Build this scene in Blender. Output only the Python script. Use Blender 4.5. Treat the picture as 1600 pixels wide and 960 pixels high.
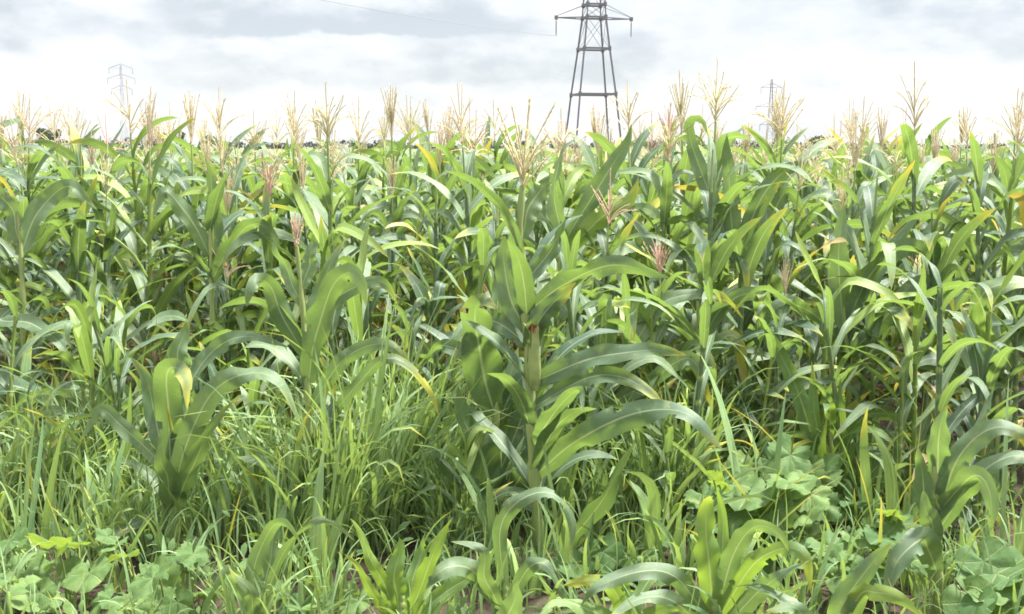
import bpy, math, random
import numpy as np
from mathutils import Vector

R = math.radians
rng = np.random.default_rng(11)
random.seed(11)
for o in list(bpy.data.objects):
    bpy.data.objects.remove(o)
S = bpy.context.scene
COL = S.collection

# ------------------------------------------------------------------ camera
F = 1716.0                      # focal length in pixels of the 1600 px wide photograph
PITCH = math.atan(252 / F)
CAMH = 1.6
cam = bpy.data.cameras.new('camera')
cam.sensor_width = 36
cam.lens = F / 1600 * 36
cam.clip_start = 0.05
cam.clip_end = 6000
camo = bpy.data.objects.new('camera', cam)
COL.objects.link(camo)
camo.location = (0, 0, CAMH)
camo.rotation_euler = (math.pi / 2 - PITCH, 0, 0)
S.camera = camo

# ------------------------------------------------------------------ exposure
S.view_settings.view_transform = 'Standard'
S.view_settings.look = 'None'
S.view_settings.exposure = 1.86
S.view_settings.gamma = 1
S.view_settings.use_curve_mapping = False
S.cycles.max_bounces = 8
S.cycles.diffuse_bounces = 3
S.cycles.glossy_bounces = 2
S.cycles.transmission_bounces = 4
S.cycles.filter_width = 1.7

# ------------------------------------------------------------------ sun and sky
SUN_EL, SUN_AZ = R(66), R(72)   # azimuth measured from +Y (view direction) towards +X
sd = Vector((math.sin(SUN_AZ) * math.cos(SUN_EL), math.cos(SUN_AZ) * math.cos(SUN_EL), math.sin(SUN_EL)))
sl = bpy.data.lights.new('sun', 'SUN')
sl.energy = 4.5
sl.angle = R(8.0)
sl.color = (1.0, 0.975, 0.93)
so = bpy.data.objects.new('sun', sl)
so.rotation_euler = (-sd).to_track_quat('-Z', 'Y').to_euler()
COL.objects.link(so)

W = bpy.data.worlds.new('World')
S.world = W
W.use_nodes = True


class NT:
    """small helper to write node graphs as expressions"""
    def __init__(s, tree):
        s.t = tree
        s.n = tree.nodes
        s.l = tree.links

    def node(s, kind, **kw):
        n = s.n.new(kind)
        for k, v in kw.items():
            setattr(n, k, v)
        return n

    def put(s, sock, v):
        if hasattr(v, 'is_output'):
            s.l.new(v, sock)
        elif v is not None:
            if isinstance(v, tuple) and len(v) == 3 and sock.type == 'RGBA':
                v = (*v, 1)
            sock.default_value = v

    def m(s, op, a, b=None, c=None, clamp=False):
        n = s.node('ShaderNodeMath', operation=op, use_clamp=clamp)
        s.put(n.inputs[0], a)
        s.put(n.inputs[1], b)
        s.put(n.inputs[2], c)
        return n.outputs[0]

    def ss(s, x, a, b, lo=0.0, hi=1.0):
        n = s.node('ShaderNodeMapRange', interpolation_type='SMOOTHSTEP')
        for i, v in enumerate((x, a, b, lo, hi)):
            s.put(n.inputs[i], v)
        return n.outputs[0]

    def mix(s, f, a, b, mode='MIX'):
        n = s.node('ShaderNodeMix', data_type='RGBA', blend_type=mode)
        s.put(n.inputs[0], f)
        s.put(n.inputs[6], a)
        s.put(n.inputs[7], b)
        return n.outputs[2]

    def noise(s, vec, scale, detail=4, rough=0.5, dim='3D'):
        n = s.node('ShaderNodeTexNoise', noise_dimensions=dim)
        if vec is not None:
            s.put(n.inputs['Vector'], vec)
        n.inputs['Scale'].default_value = scale
        n.inputs['Detail'].default_value = detail
        n.inputs['Roughness'].default_value = rough
        return n.outputs['Fac']

    def vec(s, x, y, z=0.0):
        n = s.node('ShaderNodeCombineXYZ')
        for i, v in enumerate((x, y, z)):
            s.put(n.inputs[i], v)
        return n.outputs[0]


def build_sky():
    w = NT(W.node_tree)
    w.n.clear()
    out = w.node('ShaderNodeOutputWorld')
    bg = w.node('ShaderNodeBackground')
    bg.inputs['Strength'].default_value = 0.1
    w.l.new(bg.outputs[0], out.inputs[0])
    sky = w.node('ShaderNodeTexSky', sky_type='NISHITA')
    sky.sun_disc = False
    sky.sun_elevation = SUN_EL
    sky.sun_rotation = SUN_AZ
    tc = w.node('ShaderNodeTexCoord')
    sep = w.node('ShaderNodeSeparateXYZ')
    w.l.new(tc.outputs['Generated'], sep.inputs[0])
    x, y, z = sep.outputs
    az = w.m('ARCTAN2', x, y)
    el = w.m('ARCSINE', z)
    # cloud bulk: noise drawn out along the horizon, more so low in the sky
    nw = w.noise(w.vec(w.m('MULTIPLY', az, 9.0), w.m('MULTIPLY', el, 17.0), 3.1), 2.2, 6, 0.6)
    nb = w.noise(w.vec(w.m('MULTIPLY', az, 7.5), w.m('MULTIPLY', el, 15.0), 7.7), 1.5, 5, 0.55)
    nf = w.noise(w.vec(w.m('MULTIPLY', az, 13.0), w.m('MULTIPLY', el, 28.0), 1.3), 1.6, 7, 0.58)
    elw = w.m('ADD', el, w.m('MULTIPLY', w.m('SUBTRACT', nw, 0.5), 0.022))
    elw2 = w.m('ADD', el, w.m('MULTIPLY', w.m('SUBTRACT', nw, 0.5), 0.05))

    def cloud(az0, az1, soft, base, edge, thick, slope=0.0, e=elw):
        """dark belly of a cloud: crisp flat base, fading upwards"""
        win = w.m('MULTIPLY', w.ss(az, az0 - soft, az0 + soft), w.ss(az, az1 + soft, az1 - soft))
        d = w.m('SUBTRACT', w.m('SUBTRACT', e, base), w.m('MULTIPLY', az, slope))
        return w.m('MULTIPLY', win, w.m('MULTIPLY', w.ss(d, -edge, edge), w.ss(d, thick, 0.0)))
    px = lambda u: (u - 800) / F
    py = lambda v: (228 - v) / F
    d1 = cloud(px(330), px(760), 0.075, py(60), 0.0035, 0.038, 0.012)
    d2 = cloud(px(520), px(1050), 0.09, py(133), 0.006, 0.05, 0.02, elw)
    d3 = cloud(px(-400), px(110), 0.03, py(88), 0.008, 0.06, 0.0, elw2)
    d4 = cloud(px(330), px(560), 0.05, py(140), 0.012, 0.04, 0.0, elw2)
    d5 = cloud(px(950), px(1900), 0.18, py(110), 0.03, 0.2, 0.0, elw2)
    dark = w.m('MULTIPLY', d1, 1.0)
    for d, k in ((d2, 0.6), (d3, 0.6), (d4, 0.35), (d5, 0.36)):
        dark = w.m('ADD', dark, w.m('MULTIPLY', d, k))
    dark = w.m('ADD', dark, w.m('MULTIPLY', w.ss(nb, 0.44, 0.66), 0.5))
    dark = w.m('ADD', dark, w.m('MULTIPLY', w.m('SUBTRACT', nf, 0.5), 1.1))
    dark = w.m('ADD', dark, w.ss(el, 0.03, 0.13, 0.0, 0.12), clamp=True)
    cl = w.mix(dark, (2.8, 2.81, 2.84), (1.66, 1.79, 1.93))
    cl = w.mix(w.ss(el, 0.0, 0.11, 0.25, 0.0), cl, (1.95, 1.98, 2.02))
    cl = w.mix(w.ss(el, 0.2, 0.75), cl, (8.2, 8.35, 8.6))
    col = w.mix(0.92, sky.outputs[0], cl)
    w.l.new(col, bg.inputs['Color'])


build_sky()


# ------------------------------------------------------------------ materials
def new_mat(name):
    m = bpy.data.materials.new(name)
    m.use_nodes = True
    t = NT(m.node_tree)
    t.n.clear()
    out = t.node('ShaderNodeOutputMaterial')
    return m, t, out


def principled(t, col, rough, spec=0.5, normal=None):
    p = t.node('ShaderNodeBsdfPrincipled')
    t.put(p.inputs['Base Color'], col)
    t.put(p.inputs['Roughness'], rough)
    p.inputs['Specular IOR Level'].default_value = spec
    if normal is not None:
        t.l.new(normal, p.inputs['Normal'])
    return p


def tint_of(t):
    a = t.node('ShaderNodeAttribute', attribute_name='tint')
    sp = t.node('ShaderNodeSeparateColor')
    t.l.new(a.outputs['Color'], sp.inputs[0])
    return sp.outputs


def leaf_material(name, dark, light, rib, trans, tmix=0.36, veins=22, rough=0.5, spec=0.45, lime=(0.19, 0.27, 0.03)):
    m, t, out = new_mat(name)
    tr, tg, tb = tint_of(t)
    uv = t.node('ShaderNodeUVMap')
    sp = t.node('ShaderNodeSeparateXYZ')
    t.l.new(uv.outputs[0], sp.inputs[0])
    u, v = sp.outputs[0], sp.outputs[1]
    geo = t.node('ShaderNodeNewGeometry')
    pn = t.noise(geo.outputs['Position'], 9.0, 3)
    fine = t.noise(geo.outputs['Position'], 60.0, 2)
    base = t.mix(t.m('ADD', tr, t.m('MULTIPLY', t.m('SUBTRACT', pn, 0.5), 0.5), clamp=True), dark, light)
    base = t.mix(t.ss(tr, 0.78, 0.98, 0.0, 0.8), base, lime)
    # parallel veins
    wv = t.m('SINE', t.m('MULTIPLY', u, veins * 6.283))
    wv = t.m('MULTIPLY_ADD', wv, 0.15, 1.0)
    hsv = t.node('ShaderNodeHueSaturation')
    t.put(hsv.inputs['Color'], base)
    t.put(hsv.inputs['Value'], t.m('MULTIPLY', wv, t.m('MULTIPLY_ADD', fine, 0.3, 0.85)))
    base = hsv.outputs[0]
    # yellowing from the tip and the margins, browned at the very end
    edge = t.m('ABSOLUTE', t.m('MULTIPLY_ADD', u, 2.0, -1.0))
    spots = t.noise(geo.outputs['Position'], 85.0, 3, 0.6)
    blot = t.noise(geo.outputs['Position'], 24.0, 4, 0.65)
    base = t.mix(t.ss(blot, 0.54, 0.7, 0.0, 0.5), base, (0.24, 0.27, 0.1))
    base = t.mix(t.ss(spots, 0.68, 0.74, 0.0, 0.75), base, (0.33, 0.24, 0.11))
    yl = t.m('ADD', v, t.m('ADD', t.m('MULTIPLY', edge, 0.12), t.m('MULTIPLY', t.m('SUBTRACT', pn, 0.5), 0.55)))
    ymask = t.ss(t.m('ADD', yl, tg), 1.02, 1.38)
    base = t.mix(ymask, base, (0.36, 0.36, 0.045))
    bmask = t.ss(t.m('ADD', yl, tg), 1.34, 1.62)
    base = t.mix(bmask, base, (0.38, 0.29, 0.14))
    ribm = t.ss(t.m('ABSOLUTE', t.m('SUBTRACT', u, 0.5)), 0.05, 0.012)
    ribm = t.m('MULTIPLY', ribm, t.ss(v, 0.97, 0.5))
    base = t.mix(t.m('MULTIPLY', ribm, 0.55), base, rib)
    bump = t.node('ShaderNodeBump')
    bump.inputs['Strength'].default_value = 0.35
    bump.inputs['Distance'].default_value = 0.004
    t.put(bump.inputs['Height'], t.m('ADD', wv, t.m('MULTIPLY', ribm, 0.5)))
    p = principled(t, base, t.m('MULTIPLY_ADD', pn, 0.2, rough - 0.1), spec, bump.outputs[0])
    ts = t.node('ShaderNodeBsdfTranslucent')
    tcol = t.mix(t.m('MULTIPLY', ymask, 0.7), trans, (0.6, 0.45, 0.05))
    t.put(ts.inputs['Color'], t.mix(t.m('MULTIPLY', ribm, 0.5), tcol, (0.5, 0.55, 0.2)))
    mx = t.node('ShaderNodeMixShader')
    mx.inputs[0].default_value = tmix
    t.l.new(p.outputs[0], mx.inputs[1])
    t.l.new(ts.outputs[0], mx.inputs[2])
    t.l.new(mx.outputs[0], out.inputs[0])
    return m


def plain_material(name, a, b, scale=20.0, rough=0.6, trans=None, spec=0.3, stretch=None):
    m, t, out = new_mat(name)
    tr, tg, tb = tint_of(t)
    geo = t.node('ShaderNodeNewGeometry')
    pos = geo.outputs['Position']
    if stretch:
        mp = t.node('ShaderNodeMapping')
        mp.inputs['Scale'].default_value = stretch
        t.l.new(pos, mp.inputs[0])
        pos = mp.outputs[0]
    n = t.noise(pos, scale, 4)
    f = t.m('ADD', t.m('MULTIPLY', tr, 0.7), t.m('MULTIPLY_ADD', n, 1.2, -0.45), clamp=True)
    col = t.mix(f, a, b)
    p = principled(t, col, rough, spec)
    if trans:
        ts = t.node('ShaderNodeBsdfTranslucent')
        t.put(ts.inputs['Color'], trans)
        mx = t.node('ShaderNodeMixShader')
        mx.inputs[0].default_value = 0.3
        t.l.new(p.outputs[0], mx.inputs[1])
        t.l.new(ts.outputs[0], mx.inputs[2])
        t.l.new(mx.outputs[0], out.inputs[0])
    else:
        t.l.new(p.outputs[0], out.inputs[0])
    return m


def tassel_material():
    m, t, out = new_mat('tassel')
    tr, tg, tb = tint_of(t)
    geo = t.node('ShaderNodeNewGeometry')
    n = t.noise(geo.outputs['Position'], 70.0, 3)
    col = t.mix(tr, (0.70, 0.65, 0.42), (0.70, 0.63, 0.43))
    col = t.mix(tg, col, (0.68, 0.45, 0.37))
    col = t.mix(t.ss(n, 0.5, 0.8, 0.0, 0.4), col, t.mix(tg, (0.56, 0.47, 0.27), (0.5, 0.3, 0.24)))
    p = principled(t, col, 0.7, 0.2)
    ts = t.node('ShaderNodeBsdfTranslucent')
    t.put(ts.inputs['Color'], t.mix(tg, (0.72, 0.63, 0.43), (0.7, 0.48, 0.4)))
    mx = t.node('ShaderNodeMixShader')
    mx.inputs[0].default_value = 0.4
    t.l.new(p.outputs[0], mx.inputs[1])
    t.l.new(ts.outputs[0], mx.inputs[2])
    t.l.new(mx.outputs[0], out.inputs[0])
    return m


def ground_material():
    m, t, out = new_mat('soil')
    geo = t.node('ShaderNodeNewGeometry')
    pos = geo.outputs['Position']
    sp = t.node('ShaderNodeSeparateXYZ')
    t.l.new(pos, sp.inputs[0])
    n1 = t.noise(pos, 2.2, 6, 0.65)
    n2 = t.noise(pos, 14, 6, 0.7)
    n3 = t.noise(pos, 0.02, 4, 0.6)
    soil = t.mix(n2, (0.028, 0.02, 0.016), (0.085, 0.06, 0.045))
    soil = t.mix(t.ss(n1, 0.5, 0.68), soil, (0.06, 0.085, 0.03))
    far = t.mix(n3, (0.07, 0.11, 0.035), (0.13, 0.14, 0.06))
    d = t.m('ADD', sp.outputs[1], t.m('MULTIPLY', n3, 10))
    col = t.mix(t.ss(d, 48, 62), soil, far)
    bump = t.node('ShaderNodeBump')
    bump.inputs['Strength'].default_value = 0.9
    bump.inputs['Distance'].default_value = 0.03
    t.put(bump.inputs['Height'], t.m('ADD', n2, n1))
    p = principled(t, col, 0.95, 0.15, bump.outputs[0])
    t.l.new(p.outputs[0], out.inputs[0])
    return m


M = {}
M['leaf'] = leaf_material('maize_leaf', (0.036, 0.074, 0.042), (0.165, 0.232, 0.115), (0.42, 0.48, 0.28), (0.24, 0.37, 0.065), 0.3)
M['young'] = leaf_material('young_maize_leaf', (0.075, 0.145, 0.05), (0.16, 0.255, 0.065), (0.45, 0.52, 0.26), (0.3, 0.44, 0.045), 0.36, lime=(0.16, 0.24, 0.04))
M['grass'] = leaf_material('grass_blade', (0.11, 0.20, 0.085), (0.24, 0.34, 0.15), (0.2, 0.25, 0.12), (0.3, 0.42, 0.08), 0.33, 3, 0.55, 0.3, (0.2, 0.29, 0.08))
M['stalk'] = plain_material('maize_stalk', (0.13, 0.2, 0.06), (0.3, 0.33, 0.12), 16, 0.5, stretch=(2, 2, 0.4))
M['husk'] = plain_material('ear_husk', (0.2, 0.28, 0.09), (0.44, 0.46, 0.2), 30, 0.55, trans=(0.4, 0.5, 0.15))
M['silk'] = plain_material('ear_silk', (0.16, 0.05, 0.025), (0.38, 0.13, 0.06), 60, 0.7)
M['tassel'] = tassel_material()
M['soil'] = ground_material()
M['steel'] = plain_material('galvanised_steel', (0.10, 0.09, 0.12), (0.15, 0.135, 0.175), 3, 0.55, spec=0.5)
M['cable'] = plain_material('cable', (0.2, 0.21, 0.22), (0.3, 0.31, 0.32), 3, 0.6)
M['glass'] = plain_material('insulator_glass', (0.12, 0.13, 0.14), (0.2, 0.21, 0.22), 3, 0.25, spec=0.6)
M['bark'] = plain_material('bark', (0.06, 0.045, 0.035), (0.13, 0.1, 0.08), 8, 0.9)
M['crown'] = plain_material('tree_leaves', (0.03, 0.045, 0.022), (0.075, 0.1, 0.04), 0.8, 0.7)
M['wood'] = plain_material('far_tree_leaves', (0.035, 0.045, 0.03), (0.08, 0.095, 0.05), 0.12, 0.8)


def weed_material():
    m, t, out = new_mat('weed_leaf')
    tr, tg, tb = tint_of(t)
    uv = t.node('ShaderNodeUVMap')
    sp = t.node('ShaderNodeSeparateXYZ')
    t.l.new(uv.outputs[0], sp.inputs[0])
    geo = t.node('ShaderNodeNewGeometry')
    n = t.noise(geo.outputs['Position'], 26, 4, 0.6)
    base = t.mix(t.m('ADD', t.m('MULTIPLY', tr, 0.8), t.m('MULTIPLY_ADD', n, 0.6, -0.2), clamp=True), (0.045, 0.10, 0.038), (0.145, 0.215, 0.07))
    vein = t.m('ABSOLUTE', t.m('SINE', t.m('MULTIPLY', sp.outputs[0], 2.5 * 6.2832)))
    vm = t.ss(t.m('MULTIPLY', vein, t.m('ADD', sp.outputs[1], 0.12)), 0.10, 0.03)
    base = t.mix(t.m('MULTIPLY', vm, 0.6), base, (0.3, 0.36, 0.17))
    spot = t.ss(n, 0.66, 0.72)
    base = t.mix(t.m('MULTIPLY', spot, t.m('MULTIPLY', tg, 1.0, clamp=True)), base, (0.3, 0.24, 0.07))
    bump = t.node('ShaderNodeBump')
    bump.inputs['Strength'].default_value = 0.5
    bump.inputs['Distance'].default_value = 0.01
    t.put(bump.inputs['Height'], t.m('SUBTRACT', n, vm))
    base = t.mix(t.ss(n, 0.35, 0.62, 0.45, 0.0), base, (0.05, 0.10, 0.025))
    p = principled(t, base, 0.7, 0.22, bump.outputs[0])
    ts = t.node('ShaderNodeBsdfTranslucent')
    t.put(ts.inputs['Color'], (0.3, 0.42, 0.05))
    mx = t.node('ShaderNodeMixShader')
    mx.inputs[0].default_value = 0.32
    t.l.new(p.outputs[0], mx.inputs[1])
    t.l.new(ts.outputs[0], mx.inputs[2])
    t.l.new(mx.outputs[0], out.inputs[0])
    return m


M['weed'] = weed_material()


# ------------------------------------------------------------------ mesh helpers
class Geo:
    """collects vertices, faces, uv and tint; built as one mesh object"""
    def __init__(s):
        s.v, s.f, s.uv, s.t = [], [], [], []
        s.n = 0

    def add(s, v, f, uv=None, tint=(0.5, 0, 0)):
        v = np.asarray(v, float)
        f = np.asarray(f, int)
        s.v.append(v)
        s.f.append(f + s.n)
        s.uv.append(np.zeros((len(v), 2)) if uv is None else np.asarray(uv, float))
        s.t.append(np.tile(np.asarray(tint, float), (len(v), 1)))
        s.n += len(v)

    def arrays(s):
        return np.concatenate(s.v), s.f, np.concatenate(s.uv), np.concatenate(s.t)

    def extend(s, other_arrays, mat=None, tint=None):
        v, fl, uv, t = other_arrays
        if mat is not None:
            v = v @ mat[:3, :3].T + mat[:3, 3]
        s.v.append(v)
        s.f += [f + s.n for f in fl]
        s.uv.append(uv)
        s.t.append(t if tint is None else t + np.asarray(tint))
        s.n += len(v)

    def mesh(s, name, mat, smooth=True):
        v, fl, uv, t = s.arrays()
        me = bpy.data.meshes.new(name)
        quads = [f for f in fl if f.shape[1] == 4]
        tris = [f for f in fl if f.shape[1] == 3]
        q = np.concatenate(quads) if quads else np.zeros((0, 4), int)
        tr = np.concatenate(tris) if tris else np.zeros((0, 3), int)
        loops = np.concatenate([q.ravel(), tr.ravel()]).astype(np.int32)
        tot = np.concatenate([np.full(len(q), 4), np.full(len(tr), 3)]).astype(np.int32)
        start = np.concatenate([[0], np.cumsum(tot)[:-1]]).astype(np.int32)
        me.vertices.add(len(v))
        me.vertices.foreach_set('co', v.astype(np.float32).ravel())
        me.loops.add(len(loops))
        me.loops.foreach_set('vertex_index', loops)
        me.polygons.add(len(tot))
        me.polygons.foreach_set('loop_start', start)
        me.polygons.foreach_set('use_smooth', np.full(len(tot), smooth))
        ul = me.uv_layers.new(name='UVMap')
        ul.data.foreach_set('uv', uv[loops].astype(np.float32).ravel())
        ca = me.color_attributes.new('tint', 'FLOAT_COLOR', 'POINT')
        ca.data.foreach_set('color', np.concatenate([t, np.ones((len(v), 1))], 1).astype(np.float32).ravel())
        me.materials.append(mat)
        me.update(calc_edges=True)
        return me


def link(name, me, parent=None):
    o = bpy.data.objects.new(name, me)
    COL.objects.link(o)
    if parent is not None:
        o.parent = parent
    return o


def tag(o, label, cat, group=None, kind=None):
    if label:
        o['label'] = label
    if cat:
        o['category'] = cat
    if group:
        o['group'] = group
    if kind:
        o['kind'] = kind
    return o


def thing(name, label, cat, loc=(0, 0, 0), group=None):
    o = link(name, None)
    o.location = loc
    o.empty_display_size = 0.1
    return tag(o, label, cat, group)


def unit(a):
    return a / np.maximum(np.linalg.norm(a, axis=-1, keepdims=True), 1e-9)


def spline(pts, n):
    """Catmull-Rom through pts, n samples, evenly spaced by length"""
    p = np.asarray(pts, float)
    p = np.vstack([2 * p[0] - p[1], p, 2 * p[-1] - p[-2]])
    out = []
    for i in range(1, len(p) - 2):
        t = np.linspace(0, 1, 16, endpoint=False)[:, None]
        a, b, c, d = p[i - 1], p[i], p[i + 1], p[i + 2]
        out.append(0.5 * (2 * b + (c - a) * t + (2 * a - 5 * b + 4 * c - d) * t ** 2 + (3 * b - a - 3 * c + d) * t ** 3))
    out.append(p[-2][None])
    q = np.vstack(out)
    s = np.concatenate([[0], np.cumsum(np.linalg.norm(np.diff(q, axis=0), axis=1))])
    u = np.linspace(0, s[-1], n)
    return np.stack([np.interp(u, s, q[:, k]) for k in range(3)], 1)


def tube(g, pts, rad, sides=6, tint=(0.5, 0, 0), cap=True):
    pts = np.asarray(pts, float)
    n = len(pts)
    rad = np.broadcast_to(np.asarray(rad, float), (n,))
    T = unit(np.gradient(pts, axis=0))
    ref = np.array([0.3, 0.9, 0.1]) if abs(T[0][2]) > 0.7 else np.array([0, 0, 1.0])
    A = unit(np.cross(T, ref))
    B = np.cross(T, A)
    th = np.arange(sides) * 2 * math.pi / sides
    v = pts[:, None] + rad[:, None, None] * (np.cos(th)[None, :, None] * A[:, None] + np.sin(th)[None, :, None] * B[:, None])
    v = v.reshape(-1, 3)
    uv = np.stack([np.tile(th / 6.283, n), np.repeat(np.linspace(0, 1, n), sides)], 1)
    i = np.arange(n - 1)[:, None] * sides
    j = np.arange(sides)[None]
    k = (np.arange(sides)[None] + 1) % sides
    f = np.stack([i + j, i + k, i + sides + k, i + sides + j], -1).reshape(-1, 4)
    g.add(v, f, uv, tint)


WT = (0, .06, .16, .3, .45, .6, .75, .87, .95, 1)
WW = (.5, .6, .82, .98, 1, .9, .7, .45, .22, .015)


def blade(g, ctr, wdir, width, tint=(0.5, 0, 0), fold=0.25, ruffle=0.12, cols=5, seed=0, wave=None, profile=(WT, WW), bites=None):
    """leaf blade: centre line ctr (n,3), width directions (n,3); gutter fold along the midrib and wavy margins"""
    n = len(ctr)
    t = np.linspace(0, 1, n)
    T = unit(np.gradient(ctr, axis=0))
    Wd = unit(wdir - (wdir * T).sum(1, keepdims=True) * T)
    N = np.cross(T, Wd)
    w = np.interp(t, *profile) * width * 0.5 * (1 + .045 * np.sin(t * 17 + seed * 3.3) + .025 * np.sin(t * 37 + seed * 7.1))
    s = np.linspace(-1, 1, cols)
    ph = seed * 1.7
    k = wave or (2.5 + (seed * 0.37) % 1.5)
    rf = np.stack([np.sin(k * 6.283 * t + ph + (1.9 if c < 0 else 0)) for c in s], 1) * (s ** 2)[None] * ruffle
    rf = rf * np.minimum(1, t * 4)[:, None]
    up = fold * np.abs(s)[None] * np.clip(1.3 - t, 0.25, 1)[:, None] + rf
    v = ctr[:, None] + (w[:, None] * s[None])[..., None] * Wd[:, None] + (w[:, None] * up)[..., None] * N[:, None]
    uv = np.stack([np.tile((s + 1) / 2, n), np.repeat(t, cols)], 1)
    i = np.arange(n - 1)[:, None] * cols
    j = np.arange(cols - 1)[None]
    f = np.stack([i + j, i + j + 1, i + cols + j + 1, i + cols + j], -1)
    if bites is not None:
        keep = np.ones((n - 1, cols - 1), bool)
        for _ in range(bites.integers(0, 4)):
            a, b = int(bites.integers(3, n - 1)), (0 if bites.random() < .5 else cols - 2)
            keep[a, b] = False
            if bites.random() < .4:
                keep[a, b + (1 if b == 0 else -1)] = False
        f = f[keep]
    g.add(v.reshape(-1, 3), f.reshape(-1, 4), uv, tint)


def arc_line(base, az, L, th0, th1, p=1.3, n=15, curl=0.0, kink=None):
    """leaf centre line: leaves the stalk th0 from the vertical and bends over to th1"""
    t = np.linspace(0, 1, n)
    th = th0 + (th1 - th0) * t ** p
    if kink:
        th = th + kink[1] / (1 + np.exp(-(t - kink[0]) * 40))
    a = az + curl * t ** 1.5
    d = np.stack([np.sin(th) * np.cos(a), np.sin(th) * np.sin(a), np.cos(th)], 1)
    pts = np.vstack([[0, 0, 0], np.cumsum((d[1:] + d[:-1]) / 2 * L / (n - 1), axis=0)])
    wd = np.stack([-np.sin(a), np.cos(a), np.zeros(n)], 1)
    return np.asarray(base) + pts, wd


def roll(ctr, wd, ang):
    T = unit(np.gradient(ctr, axis=0))
    ang = np.broadcast_to(ang, (len(ctr),))[:, None]
    N = np.cross(wd, T)
    return wd * np.cos(ang) + N * np.sin(ang)


# ------------------------------------------------------------------ maize pieces
def tassel_geo(base, up, L, n_br, spread, r, tint, lod=0, droop=0.3, thick=1.0):
    g = Geo()
    up = unit(np.asarray(up, float))
    a0 = r.uniform(0, 6.28)
    ref = unit(np.cross(up, [0.31, 0.2, 0.93]) if abs(up[2]) < 0.9 else np.cross(up, [1, 0.2, 0]))
    ref2 = np.cross(up, ref)
    seg = 6 if lod == 0 else 4

    def branch(p0, d, ln, bend, rad):
        n = seg
        t = np.linspace(0, 1, n)[:, None]
        side = unit(d - up * (d @ up)) if abs(d @ up) < 0.999 else ref
        pts = p0 + d * ln * t + (side * 0.35 * bend - np.array([0, 0, 1.0]) * bend) * ln * t ** 2.2 * 0.8
        rr = rad * thick
        tube(g, pts, np.linspace(rr * 0.6, rr * 0.4, n), 3, tint)
        if lod < 2:
            m = max(5, int(ln / (0.0085 if lod == 0 else 0.02)))
            tt = r.uniform(0.16, 1, m)
            c = np.stack([np.interp(tt, t[:, 0], pts[:, k]) for k in range(3)], 1)
            ax = unit(d + r.normal(0, 0.25, (m, 3)))
            sd_ = unit(np.cross(ax, r.normal(0, 1, (m, 3))))
            ln2 = r.uniform(0.005, 0.0095, m)[:, None] * thick * (1 if lod == 0 else 1.5)
            wd2 = ln2 * 0.36
            v = np.stack([c - ax * ln2 * .3, c + sd_ * wd2 + ax * ln2 * .35, c + ax * ln2 * 1.3, c - sd_ * wd2 + ax * ln2 * .35], 1).reshape(-1, 3)
            g.add(v, np.arange(4 * m).reshape(-1, 4), None, np.asarray(tint))
    base = np.asarray(base, float)
    branch(base, up, L, 0.04 * r.normal(), 0.0055)
    for i in range(n_br):
        h = r.uniform(0.0, 0.36)
        a = a0 + i * 2.4 + r.normal(0, 0.3)
        lean = spread * (1.15 - 1.2 * h) * r.uniform(0.55, 1.25)
        d = unit(up * math.cos(lean) + (ref * math.cos(a) + ref2 * math.sin(a)) * math.sin(lean))
        branch(base + up * L * h, d, L * r.uniform(0.5, 0.82) * (1 - 0.45 * h), droop * r.uniform(-0.2, 1.3), 0.0042)
    return g


def ear_geo(base, d, L, rad, r):
    g = Geo()
    d = unit(np.asarray(d, float))
    base = np.asarray(base, float)
    t = np.linspace(0, 1, 9)
    prof = np.interp(t, (0, .12, .35, .65, .9, 1), (.35, .75, 1, .88, .42, .2)) * rad
    tube(g, base + d * L * t[:, None], prof, 10, (0.4, 0, 0))
    a = unit(np.cross(d, [0.2, 0.9, 0.1]))
    b = np.cross(d, a)
    for k in range(3):                                   # husk flags at the tip
        th = k * 2.1 + r.uniform(0, 1)
        s_ = a * math.cos(th) + b * math.sin(th)
        p = [base + d * L * .55 + s_ * rad * .8, base + d * L * .95 + s_ * rad * .6, base + d * L * 1.15 + s_ * rad * 1.5]
        c = spline(p, 7)
        blade(g, c, np.tile(np.cross(d, s_), (7, 1)), rad * 1.3, (0.7, 0, 0), 0.3, 0.05, 3, k)
    s = Geo()
    for k in range(16):
        th, ln = r.uniform(0, 6.28), r.uniform(0.03, 0.075)
        s_ = a * math.cos(th) + b * math.sin(th)
        tip = base + d * L
        tube(s, spline([tip - d * .01, tip + d * ln * .5 + s_ * .008, tip + d * ln * .6 + s_ * .025 - np.array([0, 0, ln * .6])], 5), 0.0016, 3, (r.uniform(0, 1), 0, 0))
    return g, s


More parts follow.
